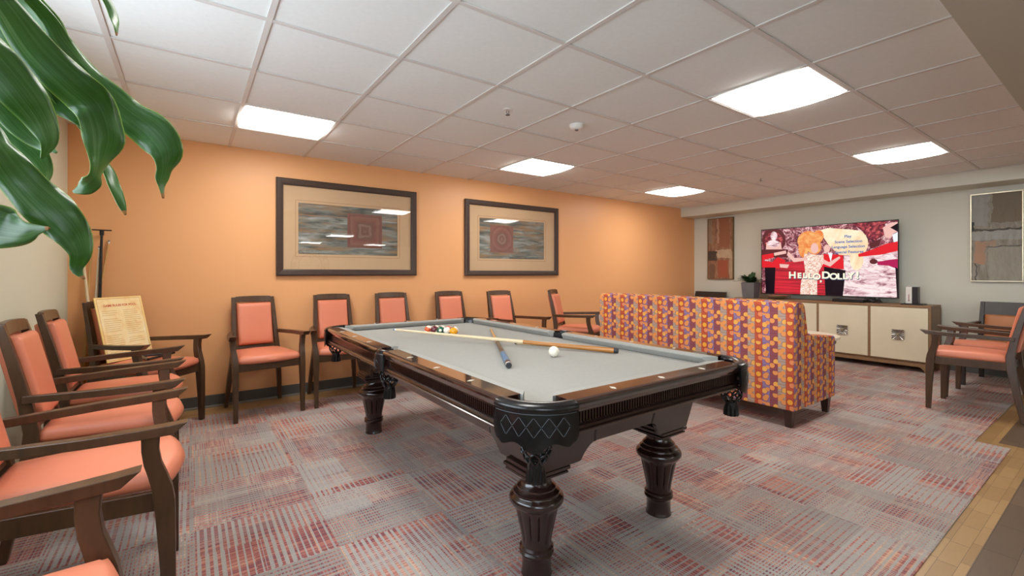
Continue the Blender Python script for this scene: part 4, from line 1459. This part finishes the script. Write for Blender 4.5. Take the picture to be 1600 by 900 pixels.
BG, STAIR, GLOW, STONE, RED_, MAG, BLK_, FOL, SKIN, ORG, SEQ, WHI, BRN = range(13)
def cuv(x, y):
    """pixel of the close-up I measured -> u, v on the panel"""
    s_ = (x - 55) / 1206.0
    top = 160 - 80 * s_; bot = 710 + 36 * s_
    return s_ * 7.03 / (5.67 * (1 - s_) + 7.03 * s_), (bot - y) / (bot - top)
    u = s_
    top = 160 - 80 * u; bot = 710 + 36 * u
    return u, (bot - y) / (bot - top)
bm = bmesh.new()
lay = [0.0]
def poly_px(pts, mi):
    lay[0] += .00006
    bm.faces.new([bm.verts.new(tvp(*[min(1 - e, max(e, q)) for q in cuv(x, y)], lay[0])) for x, y in pts]).material_index = mi
def ell(cx, cy, rx, ry, mi, n=20, rot=0):
    poly_px([(cx + rx * math.cos(a) * math.cos(rot) - ry * math.sin(a) * math.sin(rot), cy + rx * math.cos(a) * math.sin(rot) + ry * math.sin(a) * math.cos(rot)) for a in [2 * PI * i / n for i in range(n)]], mi)
bm.faces.new([bm.verts.new(tvp(u, v, 0)) for u, v in ((e, ev), (1 - e, ev), (1 - e, 1 - ev), (e, 1 - ev))]).material_index = BG
ell(165, 250, 105, 105, BRN); ell(165, 260, 80, 80, FOL); poly_px([(100, 270), (225, 270), (235, 330), (95, 330)], SKIN); ell(160, 280, 55, 30, STONE); ell(165, 215, 30, 38, STONE)
poly_px([(60, 330), (290, 330), (290, 400), (60, 400)], BRN)
poly_px([(190, 450), (440, 420), (440, 718), (140, 715)], STAIR); poly_px([(540, 450), (640, 450), (640, 722), (540, 720)], STAIR)
poly_px([(780, 380), (1255, 300), (1255, 745), (770, 730)], STONE)
poly_px([(560, 170), (640, 150), (860, 165), (960, 230), (985, 300), (960, 360), (900, 380), (740, 380), (650, 300)], GLOW)
ell(880, 280, 112, 112, GLOW); ell(890, 420, 60, 90, GLOW)
poly_px([(850, 110), (1150, 90), (1120, 190), (1060, 260), (1010, 240), (930, 170)], FOL); ell(1060, 170, 90, 70, FOL)
poly_px([(1000, 280), (1110, 240), (1090, 300), (1010, 330)], BRN)
# right hand figure in red, reduced to plain masses
poly_px([(1120, 150), (1200, 105), (1256, 105), (1256, 180), (1215, 200), (1190, 240), (1140, 230)], SKIN); poly_px([(1185, 150), (1256, 112), (1256, 185), (1215, 165)], BLK_)
poly_px([(1205, 210), (1256, 185), (1256, 290), (1215, 275)], WHI)
poly_px([(1256, 265), (1150, 285), (1040, 330), (905, 372), (908, 395), (1100, 378), (1256, 345)], RED_)
poly_px([(1256, 412), (1180, 420), (1070, 438), (1075, 464), (1170, 470), (1225, 490), (1256, 500)], MAG); poly_px([(1230, 480), (1256, 495), (1256, 740), (1245, 740)], BLK_)
ell(1040, 435, 35, 22, BRN)
# left hand figures
poly_px([(60, 378), (160, 362), (165, 400), (60, 425)], RED_); poly_px([(150, 440), (200, 395), (270, 425), (255, 450), (180, 455)], RED_)
poly_px([(60, 425), (130, 435), (215, 460), (215, 490), (100, 495), (60, 480)], RED_); poly_px([(215, 455), (300, 460), (285, 490), (220, 485)], SKIN); poly_px([(165, 360), (270, 340), (275, 365), (170, 385)], SKIN)
poly_px([(85, 485), (180, 485), (170, 715), (95, 712)], BLK_)
# middle group
poly_px([(600, 370), (770, 380), (780, 500), (590, 480)], RED_); poly_px([(640, 360), (680, 365), (665, 440)], WHI)
poly_px([(605, 478), (795, 510), (770, 728), (618, 722)], BLK_); ell(630, 325, 28, 34, SKIN)
# plain stand-in for the performer in the middle: orange, skin and pale sequin masses
ell(460, 250, 90, 75, ORG, rot=-.4); ell(550, 225, 50, 60, ORG, rot=.5); ell(425, 320, 45, 80, ORG); ell(520, 310, 62, 66, ORG)
ell(522, 322, 34, 44, SKIN)
poly_px([(430, 370), (600, 380), (605, 440), (560, 520), (545, 600), (545, 722), (395, 718), (405, 600), (440, 520), (430, 440)], SEQ)
poly_px([(290, 345), (350, 405), (450, 400), (455, 425), (340, 440), (280, 380)], SKIN); poly_px([(590, 410), (650, 440), (740, 390), (750, 405), (660, 478), (600, 455)], SKIN)
scr = build('screen', bm, SM, tv)
def tv_text(body, cx, cy, size, m, bold, d, spacing=1.0, sx=1.0, name='lettering', dip=0.0):
    b = text_mesh(body, size, bold, spacing)
    u, v = cuv(cx, cy)
    p = tvp(u, v, d)
    M = Matrix(((0, 0, -1, p[0]), (-sx, 0, 0, p[1]), (0, 1, 0, p[2]), (0, 0, 0, 1)))
    o = bmesh.new(); add_bm(o, b, M)
    return build(name, o, m, tv)
M_T1 = emat('title_cream', rgb(250, 244, 214), TVS * 1.1); M_T2 = emat('title_outline', rgb(70, 84, 110), TVS); M_T3 = emat('menu_blue', rgb(74, 108, 176), TVS)
for i, (ch, x, y, s) in enumerate([('H', 328, 553, 1.1), ('E', 390, 556, .85), ('L', 438, 557, .85), ('L', 486, 559, .85), ('O', 541, 565, .95), (',', 578, 584, .9), ('D', 622, 553, 1.1), ('O', 690, 563, .95), ('L', 742, 563, .9), ('L', 791, 562, .9), ('Y', 842, 558, .95), ('!', 900, 554, 1.1)]):
    tv_text(ch, x + 3, y + 4, .122 * s, M_T2, .0075, .0042, sx=1.05)
    tv_text(ch, x, y, .122 * s, M_T1, .0040, .0048, sx=1.05)
tv_text('Play', 815, 222, .052, M_T3, .0012, .0044)
tv_text('Scene Selection', 818, 266, .050, M_T3, .0012, .0044)
tv_text('Language Selection', 815, 309, .050, M_T3, .0012, .0044)
tv_text('Special Features', 825, 354, .050, M_T3, .0012, .0044)

t = thing('disc_player', 'flat black disc player under the middle of the television', 'player', (7.10, 2.27, CZT))
bm = bmesh.new(); quad_box(bm, -.09, .10, -.17, .17, .004, .042); build('case', bm, M_BLACK, t, bevel=.003)
bm = bmesh.new()
for a, b in ((-.07, -.14), (.08, -.14), (-.07, .14), (.08, .14)): lathe(bm, [(.01, 0), (.01, .004)], 10, (a, b, 0))
build('feet', bm, M_RUBBER, t)
t = thing('set_top_box', 'small black box standing under the right half of the television', 'box', (7.255, 2.10, CZT))
bm = bmesh.new(); quad_box(bm, -.03, .03, -.055, .055, 0, .055); build('case', bm, M_BLACK, t, bevel=.004)
bm = bmesh.new(); quad_box(bm, -.031, -.0302, -.03, .03, .02, .035); build('display', bm, M_GREYMETAL, t)
bm = bmesh.new()
random.seed(5)
for k in range(3):
    pts = []
    for i in range(20):
        u = i / 19
        pts.append((7.10 + .03 * math.sin(u * 9 + k * 2) + .01 * k, 2.06 - u * .12 + .02 * math.sin(u * 14 + k), CZT + .006 + .010 * k + .022 * abs(math.sin(u * 7 + k * 1.7))))
    pts[0] = (pts[0][0], pts[0][1], CZT + .0055); pts[-1] = (pts[-1][0], pts[-1][1], CZT + .0055)
    tube(bm, pts, .005, 6)
tag(build('cable_coil', bm, M_BLACK, smooth=60), 'tangle of black cables under the right half of the television', 'cable')
t = thing('tray_bowl', 'shallow champagne metal dish on the cabinet under the left half of the television', 'dish', (7.06, 3.16, CZT))
bm = bmesh.new(); lathe(bm, [(.05, 0), (.06, .004), (.12, .03), (.15, .055), (.146, .056), (.115, .034), (.05, .010), (.005, .008)], 32); build('bowl', bm, M_SILVER, t, smooth=40)
bm = bmesh.new(); tube(bm, [(.0, -.148, .052), (.0, -.175, .06), (0, -.18, .03), (0, -.15, .045)], .004, 6); build('handle', bm, M_GOLD, t, smooth=40)
t = thing('base_tray', 'flat black tray under the upright box on the right of the cabinet', 'tray', (7.14, 1.632, CZT))
bm = bmesh.new(); quad_box(bm, -.09, .09, -.105, .105, 0, .012); build('plate', bm, M_BLACK, t, bevel=.003)
bm = bmesh.new(); quad_box(bm, -.08, .08, -.095, .095, .0121, .014); build('liner', bm, M_RUBBER, t)
t = thing('upright_box', 'upright white and black box standing at the right end of the cabinet', 'box', (7.14, 1.635, CZT + .0145))
bm = bmesh.new(); quad_box(bm, -.045, .055, .004, .062, 0, .20); build('white_panel', bm, M_WHITE, t, bevel=.003)
bm = bmesh.new(); quad_box(bm, -.047, .055, -.05, .0035, 0, .20); build('black_panel', bm, M_BLACK, t, bevel=.003)
bm = bmesh.new(); quad_box(bm, -.046, -.0452, .030, .036, .03, .11); quad_box(bm, -.046, -.0452, .024, .042, .03, .036); build('red_mark', bm, pmat('dark_red', rgb(130, 40, 44), .6), t)

# ------------------------------------------------------------------ paintings on the television wall
def painting(label, y0, y1, z0, z1, fm, canvas):
    t = thing('wall_painting', label, 'painting', (X_R, (y0 + y1) / 2, (z0 + z1) / 2), 0, 'paintings on the television wall')
    w, h = (y1 - y0) / 2, (z1 - z0) / 2
    bm = bmesh.new(); quad_box(bm, -.034, -.002, -w + .010, w - .010, -h + .010, h - .010)
    build('canvas', bm, canvas, t)
    bm = bmesh.new()
    for a, b, c, d in ((-w, w, -h, -h + .012), (-w, w, h - .012, h), (-w, -w + .012, -h + .012, h - .012), (w - .012, w, -h + .012, h - .012)):
        quad_box(bm, -.042, 0, a, b, c, d)
    build('frame', bm, fm, t, bevel=.002)
def art_mat(name, base, patches, seed, d, l):
    """painting: brushed ground with soft edged rectangular patches; coords y (left +) and z of the canvas"""
    k = NT(name)
    x, y, z = k.xyz()
    br = k.noise(k.comb(seed, k.math('MULTIPLY', y, 10.0), k.math('MULTIPLY', z, 2.5)), 2.2, 6.0, .7, .7)
    wob = k.math('MULTIPLY', k.math('SUBTRACT', k.noise(k.comb(seed + 3, y, z), 14.0, 4.0), .5), .06)
    yy = k.math('ADD', y, wob); zz = k.math('ADD', z, wob)
    c = k.ramp(br, [(0.3, d), (0.5, base), (0.7, l)])
    for (a, b, e_, f_, col, op) in patches:
        m = k.math('MULTIPLY', k.math('MULTIPLY', k.math('GREATER_THAN', yy, a), k.math('LESS_THAN', yy, b)), k.math('MULTIPLY', k.math('GREATER_THAN', zz, e_), k.math('LESS_THAN', zz, f_)))
        m = k.math('MULTIPLY', m, k.math('MULTIPLY', k.math('ADD', br, .25), op), clamp=True)
        c = k.mix(m, c, col)
    k.link(c, k.b.inputs['Base Color'])
    k.b.inputs['Roughness'].default_value = .7
    k.bump(br, .3, .003)
    return k.m
warm = art_mat('brown_abstract', rgb(152, 108, 80), [(-.16, .02, .02, .53, rgb(150, 96, 68), 1.2), (.02, .06, .1, .53, rgb(186, 150, 124), 1.0), (.14, .23, .1, .53, rgb(146, 130, 110), 1.0),
               (-.20, .08, -.16, -.02, rgb(196, 170, 140), 1.2), (.06, .23, -.2, -.04, rgb(70, 58, 50), 1.3), (-.14, .04, -.49, -.20, rgb(166, 88, 60), 1.3), (.10, .2, -.53, -.26, rgb(110, 84, 66), 1.0), (-.22, -.16, -.53, -.05, rgb(186, 164, 134), 1.0)], 1.0, rgb(110, 80, 62), rgb(178, 146, 116))
cool = art_mat('grey_abstract', rgb(142, 136, 122), [(.06, .21, .14, .53, rgb(150, 152, 148), 1.0), (-.21, .03, .16, .53, rgb(112, 100, 82), 1.1), (.17, .21, .08, .18, rgb(64, 66, 66), 1.4), (-.21, .21, .075, .095, rgb(74, 72, 68), 1.3),
               (-.21, .21, -.03, .07, rgb(160, 162, 158), 1.0), (.09, .17, -.30, -.04, rgb(172, 136, 110), 1.3), (-.0, .09, -.10, -.04, rgb(172, 140, 114), .8), (-.21, .07, -.115, -.105, rgb(94, 92, 88), 1.2), (-.21, .06, -.53, -.12, rgb(158, 156, 142), .9), (.155, .168, -.53, -.3, rgb(80, 78, 74), 1.2)], 5.0, rgb(112, 108, 98), rgb(166, 162, 150))
painting('tall brown abstract painting left of the television', 4.003, 4.462, 1.058, 2.108, M_GOLD, warm)
painting('tall grey abstract painting at the right edge above the lounge chair', .772, 1.187, 1.066, 2.075, M_SILVER, cool)

# ------------------------------------------------------------------ tall plant by the window (its leaves hang into the top left)
def leaf_mat():
    k = NT('broad_leaf')
    uv = k.n('ShaderNodeTexCoord').outputs['UV']
    u, v, w_ = k.xyz(uv)
    ox, oy, oz = k.xyz()
    st = k.noise(k.comb(k.math('MULTIPLY', u, 9.0), k.math('MULTIPLY', v, .8), k.math('MULTIPLY', ox, 2.0)), 2.0, 4.0, .65)
    n = k.noise(k.obj(), 7.0, 3.0, .5, .3)
    f = k.math('ADD', k.math('MULTIPLY', st, .6), k.math('MULTIPLY', n, .4))
    c = k.ramp(f, [(0.34, rgb(26, 62, 24)), (0.46, rgb(50, 92, 46)), (0.56, rgb(80, 118, 72)), (0.70, rgb(140, 168, 120))])
    rim = k.math('GREATER_THAN', k.math('ABSOLUTE', k.math('SUBTRACT', u, .5)), .475)
    c = k.mix(k.math('MULTIPLY', rim, .6), c, rgb(150, 186, 66))
    k.link(c, k.b.inputs['Base Color'])
    k.b.inputs['Roughness'].default_value = .30
    k.b.inputs['Specular IOR Level'].default_value = .6
    tr = k.n('ShaderNodeBsdfTranslucent'); tr.inputs['Color'].default_value = rgb(128, 172, 40)
    mx = k.n('ShaderNodeMixShader'); mx.inputs[0].default_value = .30
    k.link(k.b.outputs[0], mx.inputs[1]); k.link(tr.outputs[0], mx.inputs[2]); k.link(mx.outputs[0], k.out.inputs['Surface'])
    return k.m
M_LEAF = leaf_mat()
M_TIPB = pmat('dry_tip', rgb(150, 104, 50), .7)
def ray(px, py, d):
    a = (px - 800) / FOC; b = -(py - 426.8) / FOC
    return Vector(((a * CY + SY) * d, (-a * SY + CY) * d, CAM_Z + b * d))
PX, PY = -.56, .62
plant = thing('tall_plant', 'tall broad leaved green plant whose leaves hang into the top left corner', 'plant', (PX, PY, -.006))
bm = bmesh.new(); lathe(bm, [(.12, 0), (.125, .01), (.155, .30), (.165, .31), (.165, .34), (.148, .34), (.142, .29), (.01, .285)], 36); build('pot', bm, M_TERRA, plant, smooth=40)
bm = bmesh.new(); lathe(bm, [(.14, .287), (.13, .30), (.01, .305)], 24); build('soil', bm, M_SOIL, plant, smooth=40)
bm = bmesh.new(); tube(bm, [(0, 0, .29), (.01, .02, .8), (.0, .0, 1.3), (.03, .05, 1.72)], [.028, .026, .024, .016], 12); build('stem', bm, M_STEM, plant, smooth=50)
crown = Vector((PX + .03, PY + .05, 1.70))
leaves = [
    # (px, py, depth, half-turn, width in px) stations along the blade
    [(-60, -70, .62, .3, 24), (5, 5, .66, .2, 42), (58, 78, .70, .1, 60), (108, 128, .73, .0, 66), (148, 165, .76, .2, 64), (164, 208, .77, .4, 58), (159, 246, .77, .7, 34), (152, 272, .77, 1.1, 16), (143, 286, .77, .5, 26), (131, 294, .77, -.2, 24), (114, 300, .77, -.2, 4)],
    [(-40, -10, .74, .0, 40), (30, 60, .78, .1, 66), (84, 128, .80, .1, 78), (126, 172, .82, .2, 58), (141, 208, .83, .3, 8)],
    [(40, -10, .74, .2, 20), (100, 70, .80, .3, 30), (152, 132, .84, .3, 42), (196, 174, .86, .2, 56), (238, 206, .88, .0, 66), (259, 236, .89, .1, 52), (258, 264, .89, .6, 24), (253, 286, .89, .9, 12), (255, 310, .89, .4, 3)],
    [(-20, -60, .80, -.3, 44), (30, -5, .84, -.3, 50), (66, 30, .86, -.3, 46), (94, 62, .88, -.2, 28), (109, 84, .88, -.2, 4)],
    [(-70, 20, .60, .3, 50), (-10, 92, .64, .2, 66), (34, 146, .66, .1, 66), (62, 186, .68, .1, 48), (76, 222, .69, .2, 24), (65, 248, .69, .3, 3)],
    [(-60, 100, .70, .1, 26), (0, 160, .73, .1, 40), (36, 200, .75, .2, 38), (64, 224, .76, .2, 24), (89, 239, .76, .1, 3)],
    [(-60, 150, .74, .0, 36), (6, 208, .77, .0, 56), (44, 240, .78, .1, 52), (66, 266, .79, .2, 30), (70, 291, .79, .2, 3)],
    [(-60, 160, .58, .3, 36), (-5, 232, .60, .2, 50), (38, 288, .62, .0, 62), (80, 330, .63, -.1, 70), (112, 364, .64, .1, 54), (126, 396, .64, .3, 32), (120, 420, .64, .2, 17), (132, 436, .64, .0, 3)],
    [(-90, 320, .56, -.2, 60), (-40, 346, .57, -.2, 78), (0, 356, .58, -.2, 74), (34, 362, .58, -.1, 46), (56, 359, .58, .0, 20), (78, 356, .58, .0, 3)],
    [(120, 190, .84, 1.0, 8), (150, 235, .85, .9, 12), (170, 266, .86, .7, 15), (181, 292, .86, .9, 15), (189, 315, .86, .4, 14), (196, 336, .86, .2, 3)],
    [(120, -70, .84, .9, 8), (158, -15, .86, .8, 11), (174, 14, .87, .6, 12), (181, 38, .87, .9, 9), (182, 56, .87, .2, 2)],
]
def catmull(P, n=4):
    out = []
    for i in range(len(P) - 1):
        p0, p1, p2, p3 = P[max(i - 1, 0)], P[i], P[i + 1], P[min(i + 2, len(P) - 1)]
        for k in range(n):
            t_ = k / n
            out.append([.5 * (2 * b + (c_ - a) * t_ + (2 * a - 5 * b + 4 * c_ - d_) * t_ ** 2 + (3 * b - a - 3 * c_ + d_) * t_ ** 3) for a, b, c_, d_ in zip(p0, p1, p2, p3)])
    out.append(list(P[-1]))
    return out
eye = Vector((0, 0, CAM_Z))
for li, st in enumerate(leaves):
    ctrl = []
    p_first = ray(*st[0][:3])
    for a_ in (0.0, .5):                                   # petiole from the crown to the first station
        q = crown.lerp(p_first, a_) + Vector((0, 0, .10 * a_))
        ctrl.append([q.x, q.y, q.z, st[0][3], .006 if a_ == 0 else st[0][4] * st[0][2] / FOC * .6])
    for px, py, d, rl, w in st:
        q = ray(px, py, d)
        ctrl.append([q.x, q.y, q.z, rl, max(.0005, .88 * w * d / FOC)])
    S = catmull(ctrl, 5)
    C3 = [Vector(s_[:3]) for s_ in S]
    bm = bmesh.new()
    rows = []
    uvl = bm.loops.layers.uv.new('UVMap')
    for i, s_ in enumerate(S):
        t3 = (C3[min(i + 1, len(C3) - 1)] - C3[max(i - 1, 0)]).normalized()
        vd = (C3[i] - eye).normalized()
        side = t3.cross(vd)
        if side.length < .05: side = t3.cross(Vector((0, 0, 1)))
        side.normalize()
        nrm = side.cross(t3).normalized()
        roll = s_[3]
        sd = side * math.cos(roll) + nrm * math.sin(roll)
        nn = sd.cross(t3).normalized()
        w = max(.0004, s_[4]) / 2 / max(.45, math.cos(roll))
        wav = .16 * math.sin(i * .62 + li * 1.7); wv2 = .13 * math.sin(i * .83 + li * 2.9)
        row = []
        for u in (-1, -.66, -.33, 0, .33, .66, 1):
            fold = .15 * abs(u) + (wav * u * abs(u)) + (wv2 * u * u if u > 0 else -wv2 * .7 * u * u)
            row.append(bm.verts.new(C3[i] + sd * (u * w) + nn * (fold * w)))
        rows.append(row)
    nseg = len(rows) - 1
    for i in range(nseg):
        for j in range(6):
            f = bm.faces.new((rows[i][j], rows[i][j + 1], rows[i + 1][j + 1], rows[i + 1][j]))
            for lp, (a_, b_) in zip(f.loops, ((j, i), (j + 1, i), (j + 1, i + 1), (j, i + 1))):
                lp[uvl].uv = (a_ / 6, b_ / nseg)
            f.material_index = 1 if (i >= nseg - 2 and li in (2, 7, 8, 9, 10)) else 0
    bmesh.ops.translate(bm, verts=bm.verts[:], vec=(-PX, -PY, .006))
    o = build('leaf', bm, [M_LEAF, M_TIPB], plant, smooth=80)
    md = o.modifiers.new('thickness', 'SOLIDIFY'); md.thickness = .0009; md.offset = 0
